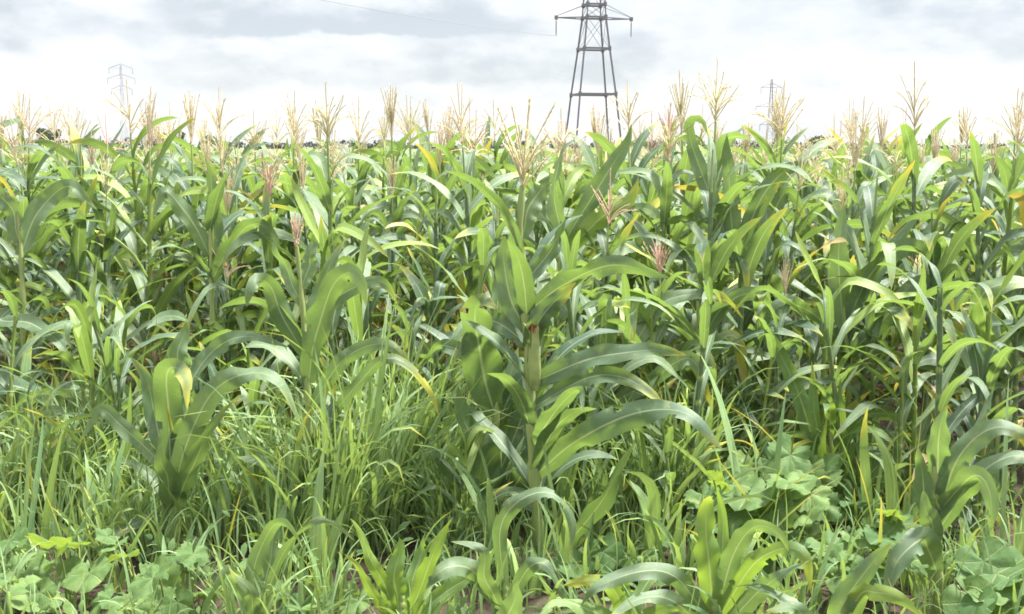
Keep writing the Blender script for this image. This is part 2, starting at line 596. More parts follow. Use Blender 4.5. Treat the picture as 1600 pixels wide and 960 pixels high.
def random_plant(r, H, leaf_len=0.62, leaf_w=0.085, n_leaf=11, tone=0.5, yellow=0.0, tassel=None, ear=True, young=False, spin=0.0, bend=0.05, upright=1.0):
    """parts of one maize plant about the origin: dict of lists of Geo. H = height of the topmost leaf's node"""
    P = {'stalk': [], 'leaf': [], 'tassel': [], 'ear': []}
    top = H + (0.2 if tassel else 0.0)
    bx, by = r.normal(0, bend, 2)
    z = np.linspace(0, 1, 12)
    line = np.stack([bx * z ** 2, by * z ** 2, z * top], 1)
    at = lambda h: np.array([np.interp(h, line[:, 2], line[:, k]) for k in range(3)])
    g = Geo()
    tube(g, line, np.interp(z, (0, .7, 1), (0.0135, 0.0095, 0.0045)), 7, (r.uniform(.2, .7), 0, 0))
    nodes = np.linspace(0.09, 1, n_leaf) ** 1.0 * H
    az0 = r.uniform(0, 6.28)
    for i, h in enumerate(nodes):
        rad = np.interp(h / top, (0, .7, 1), (0.0135, 0.0095, 0.0045))
        tube(g, [at(max(h - .02, 0.001)), at(h - .004), at(h + .012)], [rad * 1.02, rad * 1.35, rad], 7, (r.uniform(.1, .6), 0, 0))
    P['stalk'].append(g)
    for i, h in enumerate(nodes):
        fr = i / max(1, n_leaf - 1)
        size = np.interp(fr, (0, .25, .6, .85, 1), (.55, .85, 1, .8, .55)) * r.uniform(.85, 1.12)
        az = az0 + spin * i + (i % 2) * math.pi + r.normal(0, .5)
        th0 = R(np.interp(fr, (0, .5, 1), (48, 36, 20)) + r.normal(0, 8))
        th1 = R(np.interp(fr, (0, .5, 1), (155, 148, 100)) * upright + r.normal(0, 28))
        kink = (r.uniform(.35, .7), R(r.uniform(35, 75))) if r.random() < .32 else None
        c, wd = arc_line(at(h), az, leaf_len * size, th0, th1, r.uniform(1.1, 2.0), 15, r.normal(0, .35), kink)
        wd = roll(c, wd, np.linspace(0, r.normal(0, .75), 15))
        lg = Geo()
        # sheath wrapped round the stalk below the node
        hs = max(0.0, h - 0.13)
        sp = np.stack([at(hs + (h - hs) * k) for k in np.linspace(0, 1, 4)])
        tube(lg, sp, np.linspace(0.0125, 0.0135, 4) * np.interp(h / top, (0, 1), (1.15, .75)), 6, (min(1, tone + .35), 0, 0))
        yl = yellow + (0.28 if fr < .25 else 0.0) + abs(r.normal(0, .12)) + (.6 if r.random() < (.12 if fr < .35 else .03) else 0)
        blade(lg, c, wd, leaf_w * np.interp(size, (.5, 1), (.72, 1)), (float(np.clip(tone + r.normal(0, .22), 0, 1)), yl, 0),
              r.uniform(.12, .4), r.uniform(.06, .22), 5, i + r.uniform(0, 9))
        P['leaf'].append(lg)
    if tassel:
        P['tassel'].append(tassel_geo(at(top) - np.array([0, 0, .01]), line[-1] - line[-2], tassel['L'], tassel['n'], tassel['spread'], r, tassel['tint'], 0, tassel.get('droop', .3), tassel.get('thick', 1.15)))
    if ear:
        h = H * r.uniform(.42, .56)
        a = r.uniform(0, 6.28)
        P['ear'].append(ear_geo(at(h), (math.cos(a) * .4, math.sin(a) * .4, 1), r.uniform(.15, .2), 0.021, r))
    return P


# ------------------------------------------------------------------ pixels of the photograph -> world points at a chosen depth
def ray(u, v):
    xc, yc = (u - 800) / F, (480 - v) / F
    return np.array([xc, math.cos(PITCH) + yc * math.sin(PITCH), -math.sin(PITCH) + yc * math.cos(PITCH)])


def at_depth(u, v, Y):
    d = ray(u, v)
    return np.array([0, 0, CAMH]) + d * (Y / d[1])


def on_ground(u, v):
    d = ray(u, v)
    return d * (CAMH / -d[2]) + np.array([0, 0, CAMH])


def to_px(p):
    x, y, z = p[0], p[1], p[2] - CAMH
    fw = y * math.cos(PITCH) - z * math.sin(PITCH)
    up = y * math.sin(PITCH) + z * math.cos(PITCH)
    return 800 + F * x / fw, 480 - F * up / fw


# ------------------------------------------------------------------ the setting: ground, far wood
def build_ground():
    g = Geo()
    # a fine patch under the field, then coarse out to the horizon
    def sheet(xs, ys, bump):
        X, Y = np.meshgrid(xs, ys)
        Z = np.zeros_like(X)
        if bump:
            Z = 0.018 * np.sin(X * 8.1 + np.sin(Y * 5)) * np.sin(Y * 7.3 + np.sin(X * 3)) + 0.012 * np.sin(X * 23 + Y * 11)
            Z[0] = Z[-1] = 0
            Z[:, 0] = Z[:, -1] = 0
        n, m = X.shape
        i = np.arange(n - 1)[:, None] * m
        j = np.arange(m - 1)[None]
        f = np.stack([i + j, i + j + 1, i + m + j + 1, i + m + j], -1).reshape(-1, 4)
        g.add(np.stack([X, Y, Z], -1).reshape(-1, 3), f)
    sheet(np.linspace(-12, 12, 160), np.linspace(-2, 20, 150), True)
    sheet(np.array([-850.0, -12]), np.array([-50.0, -2, 20, 1450]), False)
    sheet(np.array([12.0, 850]), np.array([-50.0, -2, 20, 1450]), False)
    sheet(np.array([-12.0, 12]), np.array([-50.0, -2]), False)
    sheet(np.array([-12.0, 12]), np.array([20.0, 1450]), False)
    tag(link('ground', g.mesh('ground', M['soil'])), None, None, None, 'structure')


build_ground()


def leaf_cloud(g, centre, size, n, leaf, r, tint=0.5):
    """uneven crown: leaf clumps on and inside several overlapping lobes"""
    centre, size = np.asarray(centre, float), np.asarray(size, float)
    lob = np.concatenate([[[0, 0, 0, 0.75]], np.concatenate([r.uniform(-.62, .62, (9, 2)), r.uniform(-.5, .55, (9, 1)), r.uniform(.3, .55, (9, 1))], 1)])
    k = r.integers(0, len(lob), n)
    d = unit(r.normal(0, 1, (n, 3)))
    p = lob[k, :3] + d * (lob[k, 3] * r.uniform(.55, 1.08, n) ** .5)[:, None]
    c = centre + p * size * 0.5
    a = unit(r.normal(0, 1, (n, 3)))
    b = unit(np.cross(a, r.normal(0, 1, (n, 3))))
    s = leaf * r.uniform(.5, 1.4, n)[:, None]
    v = np.stack([c - a * s, c + b * s * .6, c + a * s, c - b * s * .6], 1).reshape(-1, 3)
    g.add(v, np.arange(4 * n).reshape(-1, 4))
    g.t[-1][:, 0] = np.repeat(np.clip(r.normal(tint, .25, n), 0, 1), 4)


def far_wood():
    r = np.random.default_rng(5)
    g = Geo()
    x = -420.0
    while x < 420:
        h = r.uniform(2.2, 4.6) * (1 + .35 * math.sin(x * .021) + .25 * math.sin(x * .07 + 1))
        if abs(x + 90) < 60:
            h *= 1.25
        wd = r.uniform(7, 16)
        leaf_cloud(g, (x, 560 + r.uniform(-25, 25), h * .45), (wd, 9, h * 1.25), 130, 0.75, r, .45)
        x += wd * .42
    tag(link('far_woodland', g.mesh('far_woodland', M['wood'], False)), 'low dark line of far woodland along the horizon behind the field', 'woodland', None, 'stuff')


far_wood()


def tree(u, v_top, w_px, D, label, r):
    top = at_depth(u, v_top, D)
    h = top[2]
    wd = w_px * D / F
    t = thing('tree', label, 'tree', (top[0], D, 0), 'lone trees beyond the maize field')
    g = Geo()
    tube(g, spline([(0, 0, -.1), (.1, 0, h * .3), (.05, .1, h * .7)], 7), np.linspace(wd * .045, wd * .015, 7), 7)
    for k in range(5):
        a = k * 1.3
        tube(g, spline([(0.05, 0, h * (.25 + .06 * k)), (math.cos(a) * wd * .18, math.sin(a) * wd * .18, h * .5), (math.cos(a) * wd * .3, math.sin(a) * wd * .3, h * .72)], 5), np.linspace(wd * .018, wd * .006, 5), 5)
    link('trunk', g.mesh('trunk', M['bark']), t)
    c = Geo()
    leaf_cloud(c, (0, 0, h * .56), (wd, wd, h * .92), 1500, wd * .045, r, .4)
    link('crown', c.mesh('crown', M['crown'], False), t)


_r = np.random.default_rng(8)
tree(266, 203, 54, 240, 'round dark bush-like tree standing on the horizon below the small pale pylon', _r)
tree(78, 198, 40, 300, 'dark tree at the far left of the horizon behind reddish tassels', _r)
tree(1286, 211, 46, 260, 'dark tree on the horizon just right of the tall straw tassel', _r)
tree(1553, 225, 50, 330, 'low dark tree on the horizon near the right edge', _r)
tree(402, 222, 34, 380, 'small low tree on the horizon among the tassels between bush and treeline', _r)


# ------------------------------------------------------------------ pylons and power line
def bar(g, a, b, w, tint=(0.5, 0, 0)):
    a, b = np.asarray(a, float), np.asarray(b, float)
    d = unit(b - a)
    ref = np.array([0, 0, 1.0]) if abs(d[2]) < .9 else np.array([1.0, 0, 0])
    p = unit(np.cross(d, ref)) * w / 2
    q = np.cross(d, unit(p)) * w / 2
    v = [a - p - q, a + p - q, a + p + q, a - p + q, b - p - q, b + p - q, b + p + q, b - p + q]
    g.add(v, [(0, 1, 2, 3), (7, 6, 5, 4), (0, 4, 5, 1), (1, 5, 6, 2), (2, 6, 7, 3), (3, 7, 4, 0)], None, tint)


def big_pylon():
    D = 154.0
    k = D / F
    cx = at_depth(926, 228, D)[0]
    zz = lambda v: at_depth(926, v, D)[2]
    t = thing('pylon', 'tall lattice steel pylon with outstretched crossarm rising beyond the maize', 'pylon', (cx, D, 0))
    th = R(11)
    rot = lambda x, y, z: (x * math.cos(th) - y * math.sin(th), x * math.sin(th) + y * math.cos(th), z)
    # half side of the square plan at heights
    lev = [(0.0, 37.5 * k), (zz(148), 28 * k), (zz(77), 19.7 * k), (zz(28), 14.6 * k), (zz(8), 13.6 * k), (zz(-60), 11.2 * k), (zz(-110), 9 * k), (zz(-170), 1.2 * k)]
    half = lambda z: np.interp(z, [a for a, b in lev], [b for a, b in lev])
    for sx in (-1, 1):
        for sy in (-1, 1):
            g = Geo()
            for (z0, h0), (z1, h1) in zip(lev[:-1], lev[1:]):
                bar(g, rot(sx * h0, sy * h0, z0), rot(sx * h1, sy * h1, z1), 0.24 if z1 < zz(20) else 0.17)
            link('leg', g.mesh('leg', M['steel'], False), t)
    for z in (zz(148), zz(77), zz(28), zz(8), zz(-60), zz(-110)):
        g = Geo()
        h = half(z)
        c = [(-h, -h), (h, -h), (h, h), (-h, h)]
        for i in range(4):
            a, b = c[i], c[(i + 1) % 4]
            bar(g, rot(*a, z), rot(*b, z), 0.24)
        for a in c:                                       # gusset plates at the corners
            bar(g, rot(*a, z - .28), rot(*a, z + .28), 0.42)
        link('horizontal_frame', g.mesh('horizontal_frame', M['steel'], False), t)
    zs = [0.0, zz(148), zz(77), zz(28), zz(8), zz(-26), zz(-60), zz(-110)]
    for z0, z1 in zip(zs[:-1], zs[1:]):
        g = Geo()
        h0, h1 = half(z0), half(z1)
        w = 0.05
        for i in range(4):
            c0 = [(-h0, -h0), (h0, -h0), (h0, h0), (-h0, h0)]
            c1 = [(-h1, -h1), (h1, -h1), (h1, h1), (-h1, h1)]
            a0, b0, a1, b1 = c0[i], c0[(i + 1) % 4], c1[i], c1[(i + 1) % 4]
            if z0 < zz(100):
                mid = ((a1[0] + b1[0]) / 2, (a1[1] + b1[1]) / 2)
                continue
            bar(g, rot(*a0, z0), rot(*b1, z1), w)
            bar(g, rot(*b0, z0), rot(*a1, z1), w)
        if z0 > zz(100):
            link('diagonal_bracing', g.mesh('diagonal_bracing', M['steel'], False), t)
    for z, z_up, half_px in ((zz(29), zz(8), 59), (zz(-60), zz(-82), 72), (zz(-110), zz(-130), 52)):
        L = half_px * k
        for s in (-1, 1):
            g = Geo()
            h = half(z)
            tip = rot(s * L, 0, z)
            for sy in (-1, 1):
                bar(g, rot(s * h, sy * h, z), tip, 0.14)
            for q in (.35, .65):
                xx = h + (L - h) * q
                yy = h * (1 - q)
                bar(g, rot(s * xx, -yy, z), rot(s * xx, yy, z), 0.09)
            bar(g, (tip[0], tip[1], tip[2] - .26), (tip[0], tip[1], tip[2] + .26), 0.45)
            arm = link('crossarm', g.mesh('crossarm', M['steel'], False), t)
            g = Geo()
            h2 = half(z_up)
            for sy in (-1, 1):
                bar(g, rot(s * h2, sy * h2, z_up), (tip[0], tip[1], tip[2] + .2), 0.055)
            link('tie_rod', g.mesh('tie_rod', M['steel'], False), arm)
            g = Geo()
            n = 14
            zt, zb = tip[2] - .26, tip[2] - .26 - 24 * k
            tube(g, [(tip[0], tip[1], zt), (tip[0], tip[1], zb)], 0.05, 6)
            for i in range(n):
                zc = zt - .25 - (zt - zb - .4) * i / n
                tube(g, [(tip[0], tip[1], zc), (tip[0], tip[1], zc - .04), (tip[0], tip[1], zc - .09)], [.03, .125, .05], 10)
            link('insulator', g.mesh('insulator', M['glass']), t)
    # power cable hanging from the left insulator, rising towards the next pylon behind the camera
    tip = rot(-59 * k, 0, zz(29) - .26 - 24 * k)
    a = np.array([cx + tip[0], D + tip[1], tip[2]])
    # span that sags; its second support stands far to the left and nearer
    b = np.array([-62.0, 20.0, 19.0])
    s = np.linspace(0, 1, 60)[:, None]
    pts = a + (b - a) * s
    pts[:, 2] -= 4 * 2.35 * (s[:, 0] * (1 - s[:, 0]))
    g = Geo()
    tube(g, pts, 0.03, 5)
    tag(link('power_line', g.mesh('power_line', M['cable'])), 'thin grey power line sagging through the cloudy sky towards the tall pylon', 'cable')


def small_pylon(u, D, v_top, arms, label, thick, body=10):
    k = D / F
    top = at_depth(u, v_top, D)
    H = top[2]
    t = thing('pylon', label, 'pylon', (top[0], D, 0), 'small distant pylons')
    half = lambda z: np.interp(z / H, (0, .6, 1), (body * .5, body * .22, body * .08)) * k
    for sx in (-1, 1):
        for sy in (-1, 1):
            g = Geo()
            for z0, z1 in ((0, H * .6), (H * .6, H)):
                bar(g, (sx * half(z0), sy * half(z0), z0), (sx * half(z1), sy * half(z1), z1), thick)
            link('leg', g.mesh('leg', M['steel'], False), t)
    g = Geo()
    zs = np.linspace(0.12, .97, 10) * H
    for i, (z0, z1) in enumerate(zip(zs[:-1], zs[1:])):
        s = 1 if i % 2 else -1
        for sy in (-1, 1):
            bar(g, (s * half(z0), sy * half(z0), z0), (-s * half(z1), sy * half(z1), z1), .05)
            bar(g, (-half(z1), sy * half(z1), z1), (half(z1), sy * half(z1), z1), .04)
        for sx in (-1, 1):
            bar(g, (sx * half(z0), s * half(z0), z0), (sx * half(z1), -s * half(z1), z1), .05)
    link('lattice_bracing', g.mesh('lattice_bracing', M['steel'], False), t)
    for v, hw in arms:
        z = at_depth(u, v, D)[2]
        g = Geo()
        for sy in (-1, 1):
            bar(g, (-hw * k, 0, z), (0, sy * half(z), z), thick)
            bar(g, (hw * k, 0, z), (0, sy * half(z), z), thick)
        for s in (-1, 1):
            bar(g, (s * hw * k, 0, z), (s * half(z), 0, z + 6 * k), .12)
        a = link('crossarm', g.mesh('crossarm', M['steel'], False), t)
        for s in (-1, 1):
            g = Geo()
            tube(g, [(s * hw * k, 0, z), (s * hw * k, 0, z - 2.2)], .09, 6)
            link('insulator', g.mesh('insulator', M['glass']), a)


big_pylon()
small_pylon(188, 430, 98, ((107, 18), (123, 21), (140, 16)), 'faint small lattice pylon far off behind the left tassels', .022)
small_pylon(1206, 380, 124, ((137, 16), (167, 23), (195, 16)), 'small distant lattice pylon partly hidden by a tall straw tassel', .11, 12)


def haze():
    g = Geo()
    x0, x1, y0, y1, z0, z1 = -900, 900, -60, 1500, -1, 62
    v = [(x0, y0, z0), (x1, y0, z0), (x1, y1, z0), (x0, y1, z0), (x0, y0, z1), (x1, y0, z1), (x1, y1, z1), (x0, y1, z1)]
    g.add(v, [(3, 2, 1, 0), (4, 5, 6, 7), (0, 1, 5, 4), (1, 2, 6, 5), (2, 3, 7, 6), (3, 0, 4, 7)])
    m, t, out = new_mat('haze')
    p = t.node('ShaderNodeVolumePrincipled')
    p.inputs['Color'].default_value = (0.95, 0.96, 1.0, 1)
    p.inputs['Density'].default_value = 0.00006
    t.l.new(p.outputs[0], out.inputs['Volume'])
    o = link('haze', g.mesh('haze', m, False))
    tag(o, None, None, None, 'stuff')


haze()


# ------------------------------------------------------------------ the dense stand of maize: prototypes
TINTS = {'straw': (0.75, 0.08, 0), 'cream': (0.1, 0.0, 0), 'pink': (0.8, 0.85, 0), 'rosy': (0.95, 0.18, 0)}
PROTO = []
pr = np.random.default_rng(21)
for i in range(18):
    kind = ('straw', 'cream', 'straw', 'rosy', 'straw', 'pink')[i % 6]
    tone = (.25, .55, .4, .15, .7, .5)[i % 6]
    ta = dict(L=pr.uniform(.29, .37), n=int(pr.integers(12, 21)), spread=R((16, 30, 22, 44, 12, 36)[(i * 5 + i // 6) % 6] * pr.uniform(.85, 1.15)), tint=TINTS[kind], droop=(.05, .5, .2, .7, 0, .35)[(i * 5 + i // 6) % 6], thick=1.25)
    P = random_plant(pr, 1.4, pr.uniform(.64, .82), pr.uniform(.062, .086), int(pr.integers(15, 18)), tone, 0.02 + .12 * (i % 3 == 2), ta, ear=i % 2 == 0, spin=pr.uniform(.05, .3), upright=(.95, .75, 1, .85)[i % 4])
    me = {'kind': kind, 'tone': tone, 'arr': {}}
    me['stalk'] = P['stalk'][0].mesh('stalk', M['stalk'])
    me['leaf'] = [g.mesh('leaf', M['leaf']) for g in P['leaf']]
    fo = Geo()
    for g in P['leaf']:
        fo.extend(g.arrays())
    me['foliage'] = fo.mesh('foliage', M['leaf'])
    me['tassel'] = P['tassel'][0].mesh('tassel', M['tassel'])
    me['ear'] = [(a.mesh('ear', M['husk']), b.mesh('silk', M['silk'])) for a, b in P['ear']]
    PROTO.append(me)


def put_parts(t, me, parts, tassel=True, keep=None):
    link('stalk', me['stalk'], t)
    if parts:
        for lf in me['leaf']:
            link('leaf', lf, t)
    else:
        link('foliage', me['foliage'], t)
    if tassel:
        link('tassel', me['tassel'], t)
    if parts:
        for e, s in me['ear']:
            eo = link('ear', e, t)
            link('silk', s, eo)


front = lambda x: 5.35 - 0.2 * x                       # near edge of the dense stand
taken = []                                            # x, y of plants placed by hand

ORD = 'first second third fourth fifth sixth seventh eighth ninth tenth eleventh twelfth thirteenth fourteenth fifteenth sixteenth seventeenth eighteenth nineteenth twentieth'.split()


def ordinal(n):
    if n < 20:
        return ORD[n]
    tens = ('twenty', 'thirty', 'forty', 'fifty', 'sixty', 'seventy', 'eighty', 'ninety')[(n + 1) // 10 - 2]
    if (n + 1) % 10 == 0:
        return tens[:-1] + 'ieth'
    return tens + '-' + ORD[(n + 1) % 10 - 1]


# ------------------------------------------------------------------ plants of the stand whose tassels one can pick out in the photograph
# (u, v of the tassel's tip, depth, kind, turn, label)
PICKED = [
    (14, 172, 6.6, 'rosy', 'maize plant with reddish tassel at the very left end of the stand'),
    (47, 146, 7.0, 'rosy', 'maize plant with slim rosy tassel over the dark tree on the left horizon'),
    (74, 150, 7.4, 'rosy', 'maize plant with upright brownish tassel just right of the left horizon tree'),
    (121, 166, 7.2, 'straw', 'maize plant with slim straw tassel between left horizon tree and faint pylon'),
    (196, 122, 6.4, 'straw', 'maize plant with wide open tassel in front of the faint left pylon'),
    (247, 178, 8.0, 'straw', 'maize plant with short pale tassel beside the round horizon bush'),
    (296, 140, 6.3, 'straw', 'maize plant with thick orange straw tassel right of the round horizon bush'),
    (342, 135, 6.8, 'straw', 'maize plant with narrow dark straw tassel next to the thick orange one'),
    (396, 172, 7.4, 'cream', 'maize plant with small cream tassel over the low far horizon tree'),
    (447, 138, 6.6, 'straw', 'maize plant with thin upright straw tassel under the dark cloud band'),
    (494, 156, 6.9, 'straw', 'maize plant with bushy golden tassel next to the thin upright one'),
    (549, 150, 6.6, 'straw', 'maize plant with narrow pointed tassel left of the treeline gap'),
    (601, 166, 7.4, 'cream', 'maize plant with sparse thin tassel over the dark treeline'),
    (643, 150, 7.2, 'cream', 'maize plant with pale sparse tassel and one bent leaf at the treeline'),
    (722, 128, 6.0, 'straw', 'maize plant with broad many-branched straw tassel left of the tall pylon'),
    (926, 160, 6.6, 'straw', 'maize plant whose pale tassel stands between the legs of the tall pylon'),
    (981, 124, 6.3, 'straw', 'maize plant with slim tassel just right of the tall pylon leg'),
    (1040, 196, 6.2, 'rosy', 'maize plant with loose pinkish tassel right of the tall pylon'),
    (1062, 108, 5.9, 'cream', 'maize plant with high slim cream tassel above an arched bright leaf'),
    (1121, 90, 5.7, 'cream', 'tallest cream-tasselled maize plant with broad upright green leaf, right of pylon'),
    (1170, 190, 7.4, 'straw', 'maize plant with pale tassel left of the small right pylon'),
    (1226, 124, 5.6, 'straw', 'maize plant with tall thick straw tassel covering the small right pylon'),
    (1258, 216, 5.4, 'straw', 'maize plant with low dense blond tassel right of the tall thick one'),
    (1303, 176, 7.0, 'straw', 'maize plant with straw tassel above the right horizon tree'),
    (1352, 150, 6.8, 'cream', 'maize plant with thin pale tassel over a bright upright leaf cluster'),
    (1376, 166, 7.3, 'rosy', 'maize plant with faint rosy tassel beside the thin pale one'),
    (1428, 94, 6.0, 'straw', 'very tall maize plant with top leaf bent over just under its tassel'),
    (1464, 196, 7.0, 'straw', 'maize plant with low straw tassel right of the very tall plant'),
    (1512, 166, 7.3, 'straw', 'maize plant with slim straw tassel near the low right-hand tree'),
    (1592, 134, 6.2, 'cream', 'maize plant with pale tassel at the very right end of the stand'),
    (168, 222, 6.1, 'rosy', 'maize plant with low rosy tassel under the faint left pylon'),
    (470, 232, 6.0, 'straw', 'maize plant with drooping straw tassel hanging below the horizon line'),
    (612, 240, 6.2, 'straw', 'maize plant with low straw tassel in front of the treeline gap'),
    (360, 258, 5.9, 'straw', 'maize plant with pale open tassel low in the left half of the stand'),
    (955, 262, 5.5, 'pink', 'maize plant with dense pink tassel under the tall pylon beside a bright leaf'),
    (1318, 262, 5.6, 'straw', 'maize plant with whitish tassel tips behind the broad upright right leaf'),
    (1438, 340, 5.3, 'pink', 'maize plant with small faded pink tassel buried among the right leaves'),
    (1232, 400, 5.1, 'straw', 'short maize plant with pale tassel half hidden below the stand top'),
    (355, 366, 5.5, 'pink', 'short maize plant with splayed pink tassel well below the stand top'),
    (1028, 366, 5.0, 'pink', 'short maize plant with thin spread pink tassel right of the central stalk'),
    (243, 540, 5.4, 'pink', 'small maize plant with tiny pink tassel low in the dark front gap'),
]
LESSER = [(30, 205, 7.6), (98, 196, 7.9), (142, 205, 6.9), (222, 205, 7.0), (270, 190, 7.7), (318, 200, 6.0), (372, 215, 6.6), (425, 205, 7.7), (460, 185, 7.9), (512, 200, 6.2),
          (530, 215, 7.2), (570, 218, 7.7), (690, 190, 6.7), (705, 165, 7.5), (745, 170, 6.4), (760, 215, 7.6), (845, 215, 7.2), (905, 222, 7.7), (1012, 214, 7.5), (1090, 225, 7.3),
          (1150, 212, 6.8), (1200, 200, 6.6), (1245, 190, 7.6), (1275, 225, 6.4), (1330, 205, 6.3), (1400, 205, 6.7), (1440, 215, 7.6), (1490, 215, 6.5), (1535, 210, 7.7), (1560, 200, 6.8)]
for k, (u, v, Y) in enumerate(LESSER):
    kind = ('straw', 'cream', 'rosy', 'straw', 'straw')[k % 5]
    PICKED.append((u, v, Y, kind, f"maize plant with lesser {kind} tassel touching the skyline, {ordinal(k)} of these from the left"))
PTOP = [None] * len(PROTO)
for i, me in enumerate(PROTO):
    zmax = max(v.co.z for v in me['tassel'].vertices)
    j = max(me['tassel'].vertices, key=lambda v: v.co.z).co
    PTOP[i] = (j.x, j.y, zmax)
rk = np.random.default_rng(4)


def place(t, i, x, y, s, rz):
    t.location = (x, y, 0)
    t.scale = (s, s, s)
    t.rotation_euler = (0, 0, rz)


for u, v, Y, kind, label in PICKED:
    i = int(rk.choice([k for k, m_ in enumerate(PROTO) if m_['kind'] == kind]))
    tip = at_depth(u, v, Y)
    s = tip[2] / PTOP[i][2]
    rz = rk.uniform(0, 6.28)
    ox, oy = PTOP[i][0] * s, PTOP[i][1] * s
    x = tip[0] - (ox * math.cos(rz) - oy * math.sin(rz))
    y = tip[1] - (ox * math.sin(rz) + oy * math.cos(rz))
    t = thing('maize_plant', label, 'maize plant', (x, y, 0), 'tasselled maize plants one can pick out along the stand')
    place(t, i, x, y, s, rz)
    put_parts(t, PROTO[i], True)
    taken.append((x, y, 0.2))

# the rest of the stand, row behind row
LEAFTONE = {.15: 'dark', .25: 'dark-leaved', .4: 'green', .5: 'green-leaved', .55: 'mid-green', .7: 'light-leaved'}
TASSELW = {'straw': 'straw', 'cream': 'cream', 'pink': 'pink', 'rosy': 'rosy'}
N_ROWS_NEAR = 9
rr = np.random.default_rng(77)
merged = []                                           # plants that go into the far mass
for row in range(60):
    y_mid = 5.75 + row * 0.52
    half = 0.5 * y_mid + 1.2
    step = 0.36 if row < 16 else 0.42 + .012 * (row - 16)
    xs = np.arange(-half, half, step)
    here = []
    for x in xs:
        x = x + rr.normal(0, .09)
        y = front(x) + .12 + row * .52 + rr.normal(0, .09)
        if row > 12:
            y = y_mid - .2 + rr.normal(0, .15)
        s = rr.uniform(.8, 1.04) if row < 3 else rr.uniform(.9, 1.05) if row < 9 else rr.uniform(.8, .92) if row < 16 else rr.uniform(.7, .82)
        i = int(rr.integers(0, len(PROTO)))
        rz = rr.uniform(0, 6.28)
        if any((x - a) ** 2 + (y - b) ** 2 < c * c for a, b, c in taken) or rr.random() < .05:
            continue
        u = to_px((x, y, 1.2))[0]
        if row < N_ROWS_NEAR and -10 < u < 1610:
            here.append((x, y, s, i, rz))
        else:
            merged.append((x, y, s, i, rz))
    here.sort()
    for k, (x, y, s, i, rz) in enumerate(here):
        m_ = PROTO[i]
        bare = (k * 7 + row * 3 + i) % 9 < (5 if row < 4 else 7)
        label = f"{LEAFTONE[m_['tone']]} maize plant {'without' if bare else 'with ' + TASSELW[m_['kind']]} tassel, {ordinal(k)} from the left in the stand's {ordinal(row)} row"
        t = thing('maize_plant', label, 'maize plant', (x, y, 0), 'maize plants of the dense stand')
        place(t, i, x, y, s, rz)
        put_parts(t, m_, row < 3, not bare)

SHORT = []
for i in range(6):
    P = random_plant(pr, .95, pr.uniform(.5, .66), (.045, .07, .035, .06, .04, .07)[i], int(pr.integers(9, 12)), (.3, .6, .45, .75, .5, .2)[i], .05 * (i % 3), None, ear=False, spin=pr.uniform(.05, .4), upright=(1, .75, 1, .6, .9, .7)[i])
    SHORT.append({'tone': (.3, .6, .45, .75, .5, .2)[i], 'stalk': P['stalk'][0].mesh('stalk', M['stalk']), 'leaf': [g.mesh('leaf', M['leaf']) for g in P['leaf']]})
short = []
for k in range(58):
    x = -3.0 + 6.0 * (k + .5) / 58 + rr.normal(0, .06)
    short.append((x, front(x) - .3 + rr.normal(0, .3) - (rr.uniform(0, .7) if k % 3 == 0 else 0), rr.uniform(.6, 1.2), int(rr.integers(0, 6)), rr.uniform(0, 6.28)))
for u, v, s in ((140, 770, .8), (400, 790, .75), (560, 800, .7), (640, 780, .85), (690, 810, .65), (905, 830, .8), (1010, 790, .9), (1180, 815, .75), (1240, 780, .85), (1400, 830, .7),
                (1520, 850, .8), (80, 830, .6), (195, 800, .75), (350, 820, .65), (1130, 770, .9), (520, 860, .55), (730, 880, .5), (1050, 870, .55), (1580, 790, .9), (20, 760, .85)):
    q = on_ground(u, v)
    short.append((q[0], q[1], s, int(rr.integers(0, 6)), rr.uniform(0, 6.28)))
short = [q for q in sorted(short) if 0 < to_px((q[0], q[1], .6))[0] < 1600]
for k, (x, y, s, i, rz) in enumerate(short):
    tone = SHORT[i]['tone']
    w_ = 'dark' if tone < .35 else 'light green' if tone > .55 else 'green'
    t = thing('maize_plant', f"{'low' if s < .85 else 'half-grown'} {w_} maize plant without tassel, {ordinal(k)} from left before the stand", 'maize plant', (x, y, 0), 'half-grown maize plants along the foot of the stand')
    place(t, i, x, y, s, rz)
    link('stalk', SHORT[i]['stalk'], t)
    for lf in SHORT[i]['leaf']:
        link('leaf', lf, t)

# far plants: one mass, only what shows above the nearer rows
LOD = []
lr = np.random.default_rng(31)
for i in range(8):
    kind = ('straw', 'cream', 'straw', 'rosy')[i % 4]
    lf, ta = Geo(), None
    az0 = lr.uniform(0, 6.28)
    for k in range(9):
        fr = k / 8
        c, wd = arc_line((0, 0, .45 + 1.0 * fr), az0 + k * math.pi + lr.normal(0, .6), lr.uniform(.4, .62), R(lr.uniform(15, 40)), R(lr.uniform(75, 160)), 1.5, 8, lr.normal(0, .3))
        blade(lf, c, roll(c, wd, np.linspace(0, lr.normal(0, .7), 8)), .085, (float(np.clip(lr.normal(.45, .25), 0, 1)), abs(lr.normal(0, .1)), 0), .25, .1, 3, k)
    tube(lf, [(0, 0, 0), (0, 0, .8), (0, 0, 1.6)], [.013, .01, .005], 4, (.6, 0, 0))
    ta = tassel_geo((0, 0, 1.6), (0, 0, 1), lr.uniform(.26, .33), int(lr.integers(10, 15)), R(lr.uniform(14, 32)), lr, TINTS[kind], 1, .2, 1.6)
    LOD.append((lf.arrays(), ta.arrays()))
gl, gt = Geo(), Geo()
